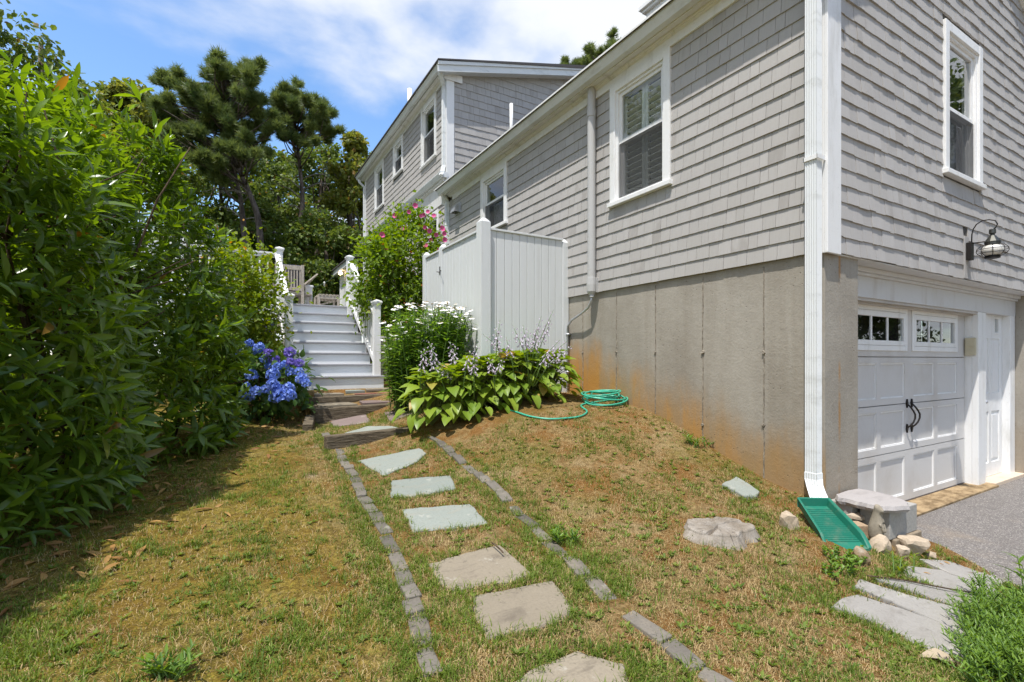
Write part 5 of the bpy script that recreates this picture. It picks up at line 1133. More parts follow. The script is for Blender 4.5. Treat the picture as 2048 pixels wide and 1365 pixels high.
# laurel hedge --------------------------------------------------
def hedge():
    H0, H1 = np.array([-2.30, 2.2]), np.array([-.56, 6.05]); ax = (H1 - H0) / np.linalg.norm(H1 - H0); nrm = np.array([ax[1], -ax[0]])   # towards the path
    root = thing('laurel_hedge', 'tall dense laurel hedge with long glossy leaves along the left of the lawn', 'hedge', (-1.2, 4.5, .5))
    N = 3500; s = RNG.random(N) * 1.06 - .03; ph = np.abs(RNG.random(N) ** 1.25) * np.pi; rr = np.where(RNG.random(N) < .76, RNG.uniform(.84, 1.08, N), RNG.uniform(.35, .84, N))
    h = 2.82 - .22 * s + .22 * np.sin(s * 9 + .5) + .12 * np.sin(s * 23) - .9 * np.clip(s - .80, 0, 1) * 6; wd_ = .80 + .14 * np.sin(s * 13 + 2)
    P = np.zeros((N, 3)); A = np.zeros((N, 3))
    for i in range(N):
        c, z_ = math.cos(ph[i]), math.sin(ph[i]); lat = np.sign(c) * abs(c) ** .62 * wd_[i]; zz = z_ ** .8 * h[i]
        lump = 1 + .20 * mnoise.noise(Vector((s[i] * 7, ph[i] * 2.2, 1.3))) + .12 * mnoise.noise(Vector((s[i] * 19, ph[i] * 6, 4)))
        lat *= rr[i] * lump; zz *= (.25 + .75 * rr[i]) * (1 + (lump - 1) * .5)
        endp = max(0, (s[i] - .93) / .1)
        xy = H0 + (H1 - H0) * s[i] + nrm * lat * (1 - .4 * endp)
        g = gz(xy[0], xy[1]); P[i] = (xy[0], xy[1], g + .07 + zz)
        o = nrm * c * .9; A[i] = (o[0] + ax[0] * endp, o[1] + ax[1] * endp, .35 + .9 * z_ * (zz / 3))
    A += RNG.normal(size=(N, 3)) * .28; A /= np.linalg.norm(A, axis=1, keepdims=True)
    LP, LB, LS, LT = [], [], [], []
    for i in range(N):
        k = RNG.integers(6, 10); Ai = A[i]; u = np.cross(Ai, (.3, .2, 1)); u /= np.linalg.norm(u); v = np.cross(Ai, u); ln = RNG.uniform(.11, .20)
        for j in range(k):
            a = j * 2.4 + RNG.random(); th = RNG.uniform(.55, 1.35) if j < k - 2 else RNG.uniform(.15, .5); r = u * math.cos(a) + v * math.sin(a)
            y = Ai * math.cos(th) + r * math.sin(th); y[2] -= .15; z = Ai * math.sin(th) - r * math.cos(th); z[2] += .35; z += RNG.normal(size=3) * .15
            LP.append(P[i] - Ai * (.02 * (k - j))); LB.append((y, z)); LS.append(ln * RNG.uniform(.75, 1.12) * (.75 if j >= k - 2 else 1)); LT.append(RNG.integers(0, 3))
    LP = np.array(LP); Y = np.array([b[0] for b in LB]); Z = np.array([b[1] for b in LB]); B = basis_yz(Y, Z); LS = np.array(LS); LT = np.array(LT)
    sc = view_score(LP, LS) * (1 + .5 * (B[:, 2, 2])); order = np.argsort(-sc); single = np.zeros(len(LP), bool)
    lat_front = ((LP[:, :2] - H0) @ nrm) > .35; cand = order[lat_front[order]]; single[cand[:300]] = True
    for t in range(3):
        me = leaf_mesh('leaf', LAUREL[t], K['laurel'])
        for i in np.where(single & (LT == t))[0]: place('leaf', me, M44(B[i], LP[i], LS[i]), root)
    Vs, Fs, Rs, off = [], [], [], 0
    for t in range(3):
        q = np.where(~single & (LT == t))[0]; V, Fc = scatter(LAUREL[t][0], LAUREL[t][1], LP[q], B[q], LS[q]); Vs.append(V); Fs.append(Fc + off); off += len(V); Rs.append(np.repeat(RNG.random(len(q)), len(LAUREL[t][0])))
    props(np_obj('leaves', np.concatenate(Vs), np.concatenate(Fs), K['laurel'], root, np.concatenate(Rs), smooth=True), kind='stuff')
    m = MB(); rg = random.Random(5)
    for k in range(34):
        f = (k + .5) / 34; b = H0 + (H1 - H0) * f + nrm * rg.uniform(-.3, .3); g = gz(*b); p = Vector((b[0], b[1], g - .05)); pts = [p]; dirv = Vector((rg.uniform(-.3, .3), rg.uniform(-.3, .3), 1))
        for q in range(6): p = p + dirv * .42 + Vector((rg.uniform(-.12, .12), rg.uniform(-.12, .12), 0)); pts.append(p)
        m.tube(pts, [.022, .019, .016, .013, .010, .007, .004], 6)
        for q in range(4):
            a = pts[rg.randint(1, 4)]; e = a + Vector((nrm[0] * rg.uniform(-.2, .7), nrm[1] * rg.uniform(-.2, .7), rg.uniform(.1, .5))); m.tube([a, a.lerp(e, .5) + Vector((0, 0, .04)), e], [.010, .007, .004], 5)
    props(m.build('stems', K['twig'], root, smooth=True), kind='stuff')
hedge()

# generic shrub of small leaves -----------------------------------------
SMALL = blade_leaf([(0, .05), (.35, .33), (.7, .24), (1, .02)], 3, .3, .15)
OAKL = (np.array([(0, 0, 0), (.36, .35, .06), (.30, .75, .03), (0, 1, -.1), (-.30, .72, .03), (-.36, .38, .06)], float), np.array([(0, 1, 2, 3), (0, 3, 4, 5)]))
def shrub(name, label, cat, c, rad, zb, zt, nleaf, size, mat, stems=7, group=None, seed=1, clumps=46, tpl=SMALL, stem_mat='twig', spread=.17, n_single=0, flowers=None, shell=.55, stem_r=.018):
    rg = np.random.default_rng(seed); root = thing(name, label, cat, (c[0], c[1], gz(c[0], c[1])), group)
    C = []
    while len(C) < clumps:
        u = rg.normal(size=3); u /= np.linalg.norm(u); r = shell + (1 - shell) * rg.random() ** .6; u *= r
        t = (u[2] + 1) / 2; C.append((c[0] + u[0] * rad, c[1] + u[1] * rad, zb + t * (zt - zb)))
    C = np.array(C); ci = rg.integers(0, clumps, nleaf); P = C[ci] + rg.normal(size=(nleaf, 3)) * spread * np.array([1, 1, .8])
    ctr = np.array([c[0], c[1], (zb + zt) / 2 - .2]); out = P - ctr; out /= np.linalg.norm(out, axis=1, keepdims=True)
    Y = out * .6 + rg.normal(size=(nleaf, 3)) * .55; Y[:, 2] -= .15; Z = np.tile([0, 0, 1.0], (nleaf, 1)) + rg.normal(size=(nleaf, 3)) * .55 + out * .3; B = basis_yz(Y, Z); S = size * rg.uniform(.65, 1.25, nleaf)
    if n_single: put_leaves('leaf', tpl, P, B, S, K[mat], root, n_single, view_score(P, S) * (1 + .5 * (out @ np.array([-FX, -FY, .2]))))
    else:
        V, Fc = scatter(tpl[0], tpl[1], P, B, S); np_obj('foliage', V, Fc, K[mat], root, np.repeat(rg.random(nleaf), len(tpl[0])))
    g = gz(c[0], c[1])
    for k in range(stems):
        m = MB()
        q = C[rg.integers(0, clumps)]; b = Vector((c[0] + rg.normal() * rad * .16, c[1] + rg.normal() * rad * .16, g - .05)); e = Vector(q); md = b.lerp(e, .5) + Vector((rg.normal() * .06, rg.normal() * .06, .1)); m.tube([b, b.lerp(md, .6) + Vector((0, 0, .05)), md, e], [stem_r, stem_r * .85, stem_r * .65, .004], 6)
        m.build('stem', K[stem_mat], root, smooth=True)
    return root, C
# rose of sharon by the shower
rs_, C_ = shrub('hibiscus_bush', 'tall bright green hibiscus bush with pink flowers between stairs and shower enclosure', 'bush', (2.68, 8.15), .72, 1.75, 3.88, 12500, .074, 'sharon', 12, seed=3, clumps=80, spread=.15)
def flower_mesh(name, petals, r, mat, mat2, cup=.35, cr=.12):
    V, Fc, MI = [], [], []
    for k in range(petals):
        a = k * 2 * math.pi / petals; ca, sa = math.cos(a), math.sin(a); w = r * 1.25 * math.sin(math.pi / petals); o = len(V)
        for (t, hw, z) in ((.1, .2, 0), (.55, .85, cup * .35), (.9, .95, cup * .8), (1.0, .4, cup)):
            for s in (-1, 1): x, y = t * r, s * hw * w; V.append((x * ca - y * sa, x * sa + y * ca, z * r))
        for i in range(3): Fc.append((o + 2 * i, o + 2 * i + 2, o + 2 * i + 3, o + 2 * i + 1)); MI.append(0)
    o = len(V); n = 6
    for k in range(n): V.append((cr * r * math.cos(k * math.pi / 3), cr * r * math.sin(k * math.pi / 3), .02 * r))
    for k in range(n): V.append((cr * .6 * r * math.cos(k * math.pi / 3), cr * .6 * r * math.sin(k * math.pi / 3), .30 * r * (1 if cup > .2 else .6)))
    for k in range(n): Fc.append((o + k, o + (k + 1) % n, o + n + (k + 1) % n, o + n + k)); MI.append(1)
    Fc.append((o + n, o + n + 1, o + n + 2, o + n + 3)); MI.append(1); Fc.append((o + n, o + n + 3, o + n + 4, o + n + 5)); MI.append(1)
    return np_mesh(name, V, Fc, [mat, mat2], mi=MI)
pk = flower_mesh('flower', 5, .042, K['pink'], K['centre'], .45, .2)
for (px_, py_) in ((848, 430), (856, 424), (868, 432), (850, 455), (858, 462), (804, 458), (872, 470), (884, 458), (889, 480), (790, 432), (830, 412), (852, 492), (878, 500), (888, 468), (842, 432), (862, 480), (764, 470), (818, 424)):
    p = at_d(px_, py_, 7.85 + random.uniform(-.15, .2)); n = (Vector((0, 0, EYE)) - p).normalized() + Vector((random.uniform(-.6, .6), random.uniform(-.6, .3), random.uniform(-.2, .7))); q = n.to_track_quat('Z', 'Y'); place('flower', pk, Matrix.Translation(p) @ q.to_matrix().to_4x4() @ Matrix.Scale(random.uniform(.7, 1.1), 4), rs_)
shrub('green_bush', 'yellow green bush leaning over the left stair railing behind the hydrangea', 'bush', (.06, 7.40), .52, 1.15, 2.95, 9500, .064, 'shrub', 8, seed=9, clumps=60, spread=.16)
shrub('under_bush', 'dark leafy bush growing in the shade beside the right stair post', 'bush', (2.72, 7.95), .42, 1.0, 1.9, 3200, .06, 'sharon', 6, seed=12, clumps=24, spread=.13)
shrub('low_bush', 'low dark bush at the shaded end of the laurel hedge', 'bush', (.02, 7.15), .40, .75, 1.6, 1700, .06, 'hydleaf', 5, seed=14, clumps=22, spread=.14)
# hydrangea ----------------------------------------------------------
HYL = blade_leaf([(0, .03), (.2, .24), (.45, .33), (.75, .22), (1, .01)], 3, .25, .3)
hyr, _ = shrub('hydrangea', 'hydrangea bush with big blue and violet flower heads left of the stairs', 'bush', (.44, 6.75), .46, .74, 1.52, 900, .10, 'hydleaf', 14, seed=21, clumps=44, tpl=HYL, spread=.11, n_single=200, shell=.7, stem_r=.008)
def head_mesh(mat, seed):
    rg = np.random.default_rng(seed); n = 62; u = rg.normal(size=(n, 3)); u /= np.linalg.norm(u, axis=1, keepdims=True); u[:, 2] = np.abs(u[:, 2]) * 1.0 - .28; u /= np.linalg.norm(u, axis=1, keepdims=True)
    tv = []; tf = []
    for k in range(4):
        a = k * math.pi / 2; ca, sa = math.cos(a), math.sin(a); o = len(tv)
        for (x, y, z) in ((.05, 0, 0), (.55, .5, .12), (1, 0, .2), (.55, -.5, .12)): tv.append((x * ca - y * sa, x * sa + y * ca, z))
        tf.append((o, o + 1, o + 2, o + 3))
    un = u + rg.normal(size=(n, 3)) * .45; B = basis_yz(np.cross(un, rg.normal(size=(n, 3))), un); V, Fc = scatter(np.array(tv), np.array(tf), u * rg.uniform(.72, .95, (n, 1)), B, rg.uniform(.24, .36, n)); return np_mesh('flower_head', V, Fc, mat, np.repeat(rg.random(n), len(tv)))
hm = [head_mesh(K['blue'], 1), head_mesh(K['blue'], 2), head_mesh(K['violet'], 3)]
HH = [(498, 688, 0, 9), (519, 697, 0, 11), (512, 703, 1, 9), (476, 706, 0, 9), (537, 708, 2, 10), (548, 721, 2, 11), (529, 720, 0, 9), (537, 733, 0, 7), (555, 735, 0, 9), (580, 706, 2, 11), (569, 731, 0, 9), (581, 724, 2, 8), (599, 727, 2, 9), (581, 745, 0, 9), (598, 745, 0, 9), (608, 757, 1, 9), (613, 768, 0, 9), (546, 750, 0, 13), (503, 752, 0, 12), (545, 769, 1, 11), (552, 780, 0, 15), (577, 778, 0, 12), (562, 793, 1, 14), (580, 792, 0, 12), (512, 784, 0, 11), (493, 773, 0, 8), (530, 780, 1, 9), (500, 795, 0, 9), (548, 797, 0, 10), (485, 790, 0, 8), (600, 760, 0, 9)]
for (x, y, t, r) in HH:
    d = 5.62 + .30 * max(0, (770 - y) / 80) + random.uniform(-.05, .08); p = at_d(x, y, d); R_ = r / FPX * d * 1.05; q = Vector((random.uniform(-.5, .5) - .3, -.7, .8)).to_track_quat('Z', 'Y')
    place('flower_head', hm[t] if t else random.choice(hm[:2]), Matrix.Translation(p) @ q.to_matrix().to_4x4() @ Matrix.Scale(R_, 4), hyr)
# hosta ---------------------------------------------------------------
def hosta_leaf(fold, droop):
    rows = [(0, .02), (.06, .22), (.18, .335), (.36, .36), (.58, .29), (.80, .16), (.93, .06), (1, .005)]; vs, fs = blade_leaf(rows, 5, fold, droop)
    for i, (t, w) in enumerate(rows):
        for j in range(5): vs[i * 5 + j, 2] += .022 * math.sin(j * 2.1 + i * 1.7) * (w / .3)
        if i == 1: vs[i * 5, 1] -= .05; vs[i * 5 + 4, 1] -= .05
    return vs, fs
HT = [hosta_leaf(.30, .22), hosta_leaf(.22, .45), hosta_leaf(.42, .12)]
ho = thing('hosta', 'large spreading hosta with broad yellow green leaves in front of the shower enclosure', 'hosta', (2.6, 4.45, .88))
hmesh = [leaf_mesh('leaf', t, K['hosta']) for t in HT]
pet = MB(); rg = random.Random(31)
crowns = [(1.84, 4.80), (2.04, 4.70), (2.28, 4.66), (2.52, 4.66), (2.76, 4.62), (2.98, 4.66), (3.18, 4.64), (2.42, 4.82), (2.85, 4.82)]
HLV = []
for ci, (cx, cy) in enumerate(crowns):
    g = gz(cx, cy)
    for k in range(78):
        f = (k + .5) / 78; a = k * 2.39996 + ci; el = (1 - f) ** .8; R_ = .05 + .27 * f ** .8 * rg.uniform(.85, 1.15); hh = .50 - .44 * f ** 1.6 + rg.uniform(-.04, .05)
        p = Vector((cx + R_ * math.cos(a), cy + R_ * math.sin(a), 0)); p.z = max(gz(p.x, p.y) + .06, g + hh)
        if p.y > 4.96: continue
        outv = Vector((math.cos(a + rg.uniform(-.3, .3)), math.sin(a + rg.uniform(-.3, .3)), .55 - 1.25 * f + rg.uniform(-.25, .25))).normalized(); n = Vector((-outv.x * outv.z, -outv.y * outv.z, 1 - outv.z ** 2)) + Vector((rg.uniform(-.3, .3), rg.uniform(-.3, .3), .1))
        B = basis_yz(np.array([outv]), np.array([n]))[0]; s = rg.uniform(.11, .185)
        HLV.append((np.array(p), B, s))
        b = Vector((cx, cy, g)); pet.tube([b, b.lerp(p, .5) + Vector((0, 0, .10)), p], [.006, .005, .003], 4, cap=False)
HP = np.array([a for a, b, c in HLV]); HB = np.array([b for a, b, c in HLV]); HS = np.array([c for a, b, c in HLV]); hsc = view_score(HP, HS) - .004 * (HP[:, 1] - 4.4); hq = np.argsort(-hsc)
for i in hq[:298]: place('leaf', hmesh[i % 3], M44(HB[i], HP[i], HS[i]), ho)
V, Fc = scatter(HT[0][0], HT[0][1], HP[hq[298:]], HB[hq[298:]], HS[hq[298:]]); props(np_obj('leaves', V, Fc, K['hosta'], ho, np.repeat(RNG.random(len(hq) - 298), len(HT[0][0])), smooth=True), kind='stuff')
pet.build('leaf_stems', K['petiole'], ho, smooth=True)
bell_v = []; bell_f = []; nb = 6
for (r, z) in ((.12, 0), (.2, -.35), (.42, -.8), (.62, -1.0)):
    for k in range(nb): bell_v.append((r * math.cos(k * 2 * math.pi / nb) * .55, r * math.sin(k * 2 * math.pi / nb) * .55, z))
for i in range(3):
    for k in range(nb): bell_f.append((i * nb + k, i * nb + (k + 1) % nb, (i + 1) * nb + (k + 1) % nb, (i + 1) * nb + k))
bell_v, bell_f = np.array(bell_v), np.array(bell_f)
STK = [(1000, 640, .02), (990, 655, -.02), (1025, 650, -.06), (1046, 650, -.02), (1062, 665, -.03), (1056, 660, .0), (1083, 632, .05), (1107, 620, .08), (1102, 640, .06), (1078, 655, .03), (1120, 680, .10), (1135, 682, .12), (1012, 675, -.03), (965, 668, -.14), (985, 690, -.10), (1145, 692, .12), (1104, 700, .06), (855, 680, -.06), (862, 688, -.02), (900, 682, -.02), (838, 700, -.1), (955, 690, .02), (850, 695, .02), (912, 690, .02), (942, 700, .03), (948, 716, 0), (978, 715, -.02), (880, 728, -.05), (1005, 720, .03)]
for i, (x, y, lean) in enumerate(STK):
    d = 4.75 + .25 * rg.random() if y > 690 else 5.0 + .22 * rg.random(); tip = at_d(x, y, d); rgt = Vector((RX, RY, 0)); bx = tip - rgt * lean * 3.2; base = Vector((bx.x, bx.y, gz(bx.x, bx.y) + .25))
    mid = base.lerp(tip, .55) - rgt * lean * .5; pts = [base, mid, tip.lerp(mid, .35) , tip]; m = MB(); m.tube(pts, [.0045, .004, .003, .0015], 5)
    st_ = m.build('flower_stalk', K['stem'], ho, smooth=True); n = 13; P = []; Y = []; S = []
    for k in range(n):
        f = .52 + .48 * k / n; p = pts[1].lerp(pts[3], (f - .4) / .6); a = k * 2.4; P.append((p.x + .014 * math.cos(a), p.y + .014 * math.sin(a), p.z)); o = np.array([math.cos(a) * .8, math.sin(a) * .8, -1.0 if k < n * .7 else .3]); Y.append(o); S.append(.036 if k < n * .6 else (.024 if k < n * .85 else .012))
    Y = np.array(Y); B = np.stack([np.cross(Y, (0, 1, .2)), np.cross(Y, np.cross(Y, (0, 1, .2))), -Y], 2); B /= np.linalg.norm(B, axis=1, keepdims=True); V, Fc = scatter(bell_v, bell_f, np.array(P), B, np.array(S)); np_obj('blossoms', V, Fc, K['lilac'], st_, np.repeat(RNG.random(n), len(bell_v)))
# shasta daisies --------------------------------------------------------
da = thing('daisy_clump', 'tall clump of white daisies with fine green foliage beside the shower enclosure', 'daisies', (2.05, 6.0, .93))
ring = []; NV = 14; dv = []; df = []; mi = []
for k in range(NV):
    a = k * 2 * math.pi / NV; ca, sa = math.cos(a), math.sin(a); o = len(dv); w = .17
    for (x, y, z) in ((.22, -.6 * w, .05), (.22, .6 * w, .05), (.85, .8 * w, -.08), (1.0, 0, -.14), (.85, -.8 * w, -.08)): dv.append((x * ca - y * sa, x * sa + y * ca, z))
    df.append((o, o + 1, o + 2, o + 4)); mi.append(0); df.append((o + 4, o + 2, o + 3, o + 3)); mi.append(0)
df2 = [f for f in df]
cvx = MB(); cvx.lathe([(.27, 0.0), (.26, .10), (.17, .19), (.02, .22)], (0, 0, 0), 8)
Vd = [tuple(v) for v in dv] + [tuple(v) for v in cvx.v]; fc = [f if f[2] != f[3] else f[:3] for f in df] + [tuple(i + len(dv) for i in f) for f in cvx.f]
dm = bpy.data.meshes.new('flower'); dm.from_pydata(Vd, [], fc); dm.materials.append(K['petal']); dm.materials.append(K['centre']); dm.polygons.foreach_set('material_index', mi + [1] * len(cvx.f)); dm.update()
sp_m = MB(); sp_m.lathe([(.30, -.12), (.45, .05), (.36, .25), (.05, .33)], (0, 0, 0), 8); spm = sp_m.mesh('spent_head', K['spent'])
stm = MB(); rg = random.Random(41); LP, LY, LZ, LS = [], [], [], []
for i in range(240):
    x = 762 + 190 * rg.random() ** .85; base_d = 5.55 + .95 * rg.random(); u = (x - 762) / 190
    y = 604 + 22 * (1 - math.sin(min(u, 1) * 2.2 + .35)) + rg.random() ** 1.2 * (74 if u < .62 else 44) + (26 if u < .1 else 0)
    tip = at_d(x, y, base_d); bx = Vector((2.08 + rg.gauss(0, .17), 5.95 + rg.gauss(0, .30), 0)); bx = bx.lerp(Vector((tip.x, tip.y, 0)), .55); bx.x = min(bx.x, 2.46); base = Vector((bx.x, bx.y, gz(bx.x, bx.y))); 
    if tip.x > 2.47 and tip.y > 5.0: tip.x = 2.47 - .05 * rg.random()
    mid = base.lerp(tip, .5) + Vector((rg.uniform(-.03, .03), rg.uniform(-.03, .03), .06)); stm.tube([base, mid, tip], [.005, .004, .003], 4, cap=False)
    if i < 225:
        sp = rg.random() < .22 or y < 603; n = Vector((rg.uniform(-.45, .25), rg.uniform(-.6, .1), 1)); q = n.to_track_quat('Z', 'Y'); place('spent_head' if sp else 'flower', spm if sp else dm, Matrix.Translation(tip) @ q.to_matrix().to_4x4() @ Matrix.Scale(.030 if sp else rg.uniform(.027, .038), 4), da)
    for k in range(40):
        f = rg.uniform(.1, .95); p = base.lerp(mid, f * 2) if f < .5 else mid.lerp(tip, f * 2 - 1); a = rg.uniform(0, 6.28); LP.append(tuple(p)); LY.append((math.cos(a), math.sin(a), rg.uniform(.1, .9))); LZ.append((rg.uniform(-.3, .3), rg.uniform(-.3, .3), 1)); LS.append(rg.uniform(.10, .17) * (1.1 - .5 * f))
stm.build('flower_stems', K['stem'], da, smooth=True)
DL = blade_leaf([(0, .03), (.3, .09), (.65, .085), (1, .005)], 3, .3, .35); LP = np.array(LP); B = basis_yz(np.array(LY), np.array(LZ)); V, Fc = scatter(DL[0], DL[1], LP, B, np.array(LS)); np_obj('foliage', V, Fc, K['daisyleaf'], da, np.repeat(RNG.random(len(LP)), len(DL[0])))

# weeds -----------------------------------------------------------------
def weed_patch(name, label, cat, stems, mat, leaf, size, per, parent=None):
    root = thing(name, label, cat, tuple(stems[0][0])); m = MB(); P, Y, Z, S = [], [], [], []
    for (b, t) in stems:
        if len(stems) <= 5: m = MB()
        md = b.lerp(t, .5) + Vector((0, 0, (t - b).length * .12)); m.tube([b, md, t], [.0035, .003, .0015], 4, cap=False)
        if len(stems) <= 5: m.build('stem', K['stem'], root, smooth=True)
        for k in range(per):
            f = (k + .6) / per; p = b.lerp(md, f * 2) if f < .5 else md.lerp(t, f * 2 - 1); a = k * 2.4 + random.random(); dr = (t - b).normalized(); o = Vector((math.cos(a), math.sin(a), .25)) + dr * .7; P.append(tuple(p)); Y.append(tuple(o)); Z.append((random.uniform(-.3, .3), random.uniform(-.3, .3), 1)); S.append(size * random.uniform(.7, 1.2) * (1.1 - .4 * f))
    if len(stems) > 5: props(m.build('stems', K['stem'], root, smooth=True), kind='stuff')
    P = np.array(P); B = basis_yz(np.array(Y), np.array(Z)); V, Fc = scatter(leaf[0], leaf[1], P, B, np.array(S)); np_obj('foliage', V, Fc, K[mat], root, np.repeat(RNG.random(len(P)), len(leaf[0]))); return root
rg = random.Random(77); stems = []
for i in range(330):
    px_ = 1940 + 170 * rg.random(); py_ = 1190 + 190 * rg.random()
    if px_ < 1935 + abs(py_ - 1275) * .22: continue
    b = hit(px_, py_ + 10); ln = rg.uniform(.08, .19); t = b + Vector((rg.uniform(-.14, .06), rg.uniform(-.08, .12), ln)); stems.append((b, t))
FINE = blade_leaf([(0, .03), (.4, .13), (.75, .09), (1, .01)], 3, .3, .1)
weed_patch('weed_patch', 'dense patch of fine leaved bright green weeds beside the pale flagstones', 'weeds', stems, 'weed', FINE, .034, 22)
stems = []
for (x, y) in ((2034, 1112), (2052, 1122), (2044, 1130), (2070, 1128)):
    b = hit(x + 20, 1230); b = Vector((b.x, b.y, b.z)); p = at_d(x, y, depth(b)); stems.append((b, p))
weed_patch('tall_weed', 'tall weed with long pointed leaves above the green weed patch', 'weeds', stems, 'weed', LAUREL[1], .13, 7)
stems = []
for i in range(26): b = hit(1650 + rg.random() * 80, 1112 + rg.random() * 50); stems.append((b, b + Vector((rg.uniform(-.06, .06), rg.uniform(-.06, .04), rg.uniform(.03, .09)))))
weed_patch('broadleaf_weed', 'clump of small broad leaved weeds below the end of the green splash block', 'weeds', stems, 'weed', SMALL, .028, 10)
stems = []
for i in range(5): b = hit(1788 + i * 10, 1150 + 4 * (i % 2)); stems.append((b, b + Vector((rg.uniform(-.08, .08), rg.uniform(-.05, .05), rg.uniform(.08, .13)))))
weed_patch('seedling', 'yellow green tree seedling sprouting in front of the pink rocks', 'weeds', stems, 'shrub', LAUREL[0], .055, 8)
for (x, y, n, lab) in ((335, 1360, 12, 'small leafy weed at the bottom edge of the left lawn'), (1130, 1085, 14, 'grassy weed tuft just right of the right hand paver edging'), (1398, 893, 12, 'grass tuft growing at the foot of the concrete wall')):
    stems = []
    for i in range(n): b = hit(x + rg.uniform(-22, 22), y + rg.uniform(-6, 6)); stems.append((b, b + Vector((rg.uniform(-.09, .09), rg.uniform(-.06, .06), rg.uniform(.04, .09)))))
    weed_patch('weed', lab, 'weeds', stems, 'weed', FINE, .05, 8)
# reeds beyond the deck
rd = thing('reed_clump', 'clump of pale green reeds seen through the gap beneath the deck', 'reeds', (.3, 12.6, .8)); RL = blade_leaf([(0, .02), (.4, .022), (.8, .015), (1, .002)], 3, .3, .5); n = 420
P = np.stack([RNG.uniform(-1.2, 1.5, n), RNG.uniform(12.2, 13.2, n), np.full(n, .75)], 1); Y = np.stack([RNG.normal(0, .25, n), RNG.normal(0, .25, n), np.ones(n)], 1); B = basis_yz(Y, unit(n)); V, Fc = scatter(RL[0], RL[1], P, B, RNG.uniform(.9, 1.6, n)); np_obj('foliage', V, Fc, K['reed'], rd, np.repeat(RNG.random(n), len(RL[0])))

# ------------------------------------------------------------ trees
def leaf_cloud(root, C, R, n, size, mat, seed, tpl=OAKL, flat=.8, name='crown'):
    rg = np.random.default_rng(seed); C = np.asarray(C); R = np.asarray(R); w = R ** 2.2; ci = rg.choice(len(C), n, p=w / w.sum()); u = rg.normal(size=(n, 3)); u /= np.linalg.norm(u, axis=1, keepdims=True); r = rg.random(n) ** .45
    P = C[ci] + u * (r * R[ci])[:, None] * np.array([1, 1, flat]); Y = u * .5 + rg.normal(size=(n, 3)) * .6; Y[:, 2] -= .3; Z = rg.normal(size=(n, 3)) * .6 + np.array([0, 0, 1.0]) + u * .3
    V, Fc = scatter(tpl[0], tpl[1], P, basis_yz(Y, Z), size * rg.uniform(.6, 1.3, n)); return np_obj(name, V, Fc, K[mat], root, np.repeat(rg.random(n), len(tpl[0])))
def oak(label, px_, top, d, rpx, low, n, mat, seed, group='broadleaf trees behind the deck', size=.16, lean=0):
    rg = random.Random(seed); b = at_d(px_, 650, d); b.z = gz(b.x, b.y) - .1; zt = EYE + (720 - top + 24) / FPX * d; zl = EYE + (720 - low) / FPX * d; R_ = rpx / FPX * d
    root = thing('oak_tree', label, 'tree', tuple(b), group); C, Rr = [], []; zc, hz_ = (zt + zl) / 2, (zt - zl) / 2; k = 0
    while len(C) < 70:
        tz = rg.uniform(-1, 1); aa = rg.uniform(0, 6.283); rr = math.sqrt(max(0, 1 - abs(tz) ** 2.6)) * math.sqrt(rg.uniform(.12, 1)); u = Vector((rr * math.cos(aa), rr * math.sin(aa), tz)); C.append((b.x + u.x * R_ * .85, b.y + u.y * R_ * .85, zc + u.z * hz_ * .86)); Rr.append(rg.uniform(.22, .50) * max(.6, min(R_, 2.2)) * .8)
    leaf_cloud(root, C, Rr, n, size, mat, seed)
    m = MB(); top_ = Vector((b.x + rg.uniform(-.4, .4), b.y, zt - hz_ * .35)); tr = [b, b.lerp(top_, .3) + Vector((rg.uniform(-.2, .2), 0, 0)), b.lerp(top_, .65) + Vector((rg.uniform(-.3, .3), 0, 0)), top_]; m.tube(tr, [.19, .15, .10, .04], 8)
    for k in range(11):
        f = rg.uniform(.28, .95); i = min(int(f * 3), 2); a = tr[i].lerp(tr[i + 1], f * 3 - i); e = Vector(C[rg.randrange(70)]); m.tube([a, a.lerp(e, .5) + Vector((0, 0, .2)), e], [.06 * (1.1 - f) + .02, .035, .012], 5)
    m.build('trunk', K['bark'], root, smooth=True); return root
oak('pale yellow green oak rising above the laurel hedge left of the pines', 258, 200, 19, 92, 430, 15000, 'oakl', 51)
oak('dark oak with dense crown directly behind the left pine trunk', 455, 285, 22, 92, 640, 13000, 'oak', 52)
oak('oak with rounded dark crown between the two pines', 545, 305, 25, 84, 640, 12000, 'oak', 53)
oak('tall oak right of the slim pine with sky showing through', 640, 278, 23, 80, 640, 12000, 'oak', 54)
oak('bushy oak beside the corner of the house with yellowing leaves', 708, 282, 20, 62, 620, 12000, 'oakl', 55)
oak('far oak hidden deep behind the left end of the hedge', 120, 240, 21, 110, 640, 9000, 'oak', 56)
oak('low dark oak filling the gap above the deck railing', 520, 420, 18.5, 70, 660, 8000, 'oak', 57, size=.13)
oak('low leafy oak behind the footstool and string light', 640, 440, 18, 80, 670, 9500, 'oak', 58, size=.13)
oak('oak behind the sunroom roof next to the house corner', 738, 300, 27, 40, 640, 6000, 'oak', 59)
oak('distant oak at the back of the wood behind the pines', 385, 235, 30, 95, 640, 10000, 'oak', 60, size=.2)
oak('distant oak at the back of the wood right of the pines', 600, 320, 33, 110, 640, 10000, 'oak', 61, size=.2)
oak('branch tips of a roadside oak in the top left corner of the view', -135, -110, 11, 110, 190, 5200, 'oak', 62, group=None, size=.10)
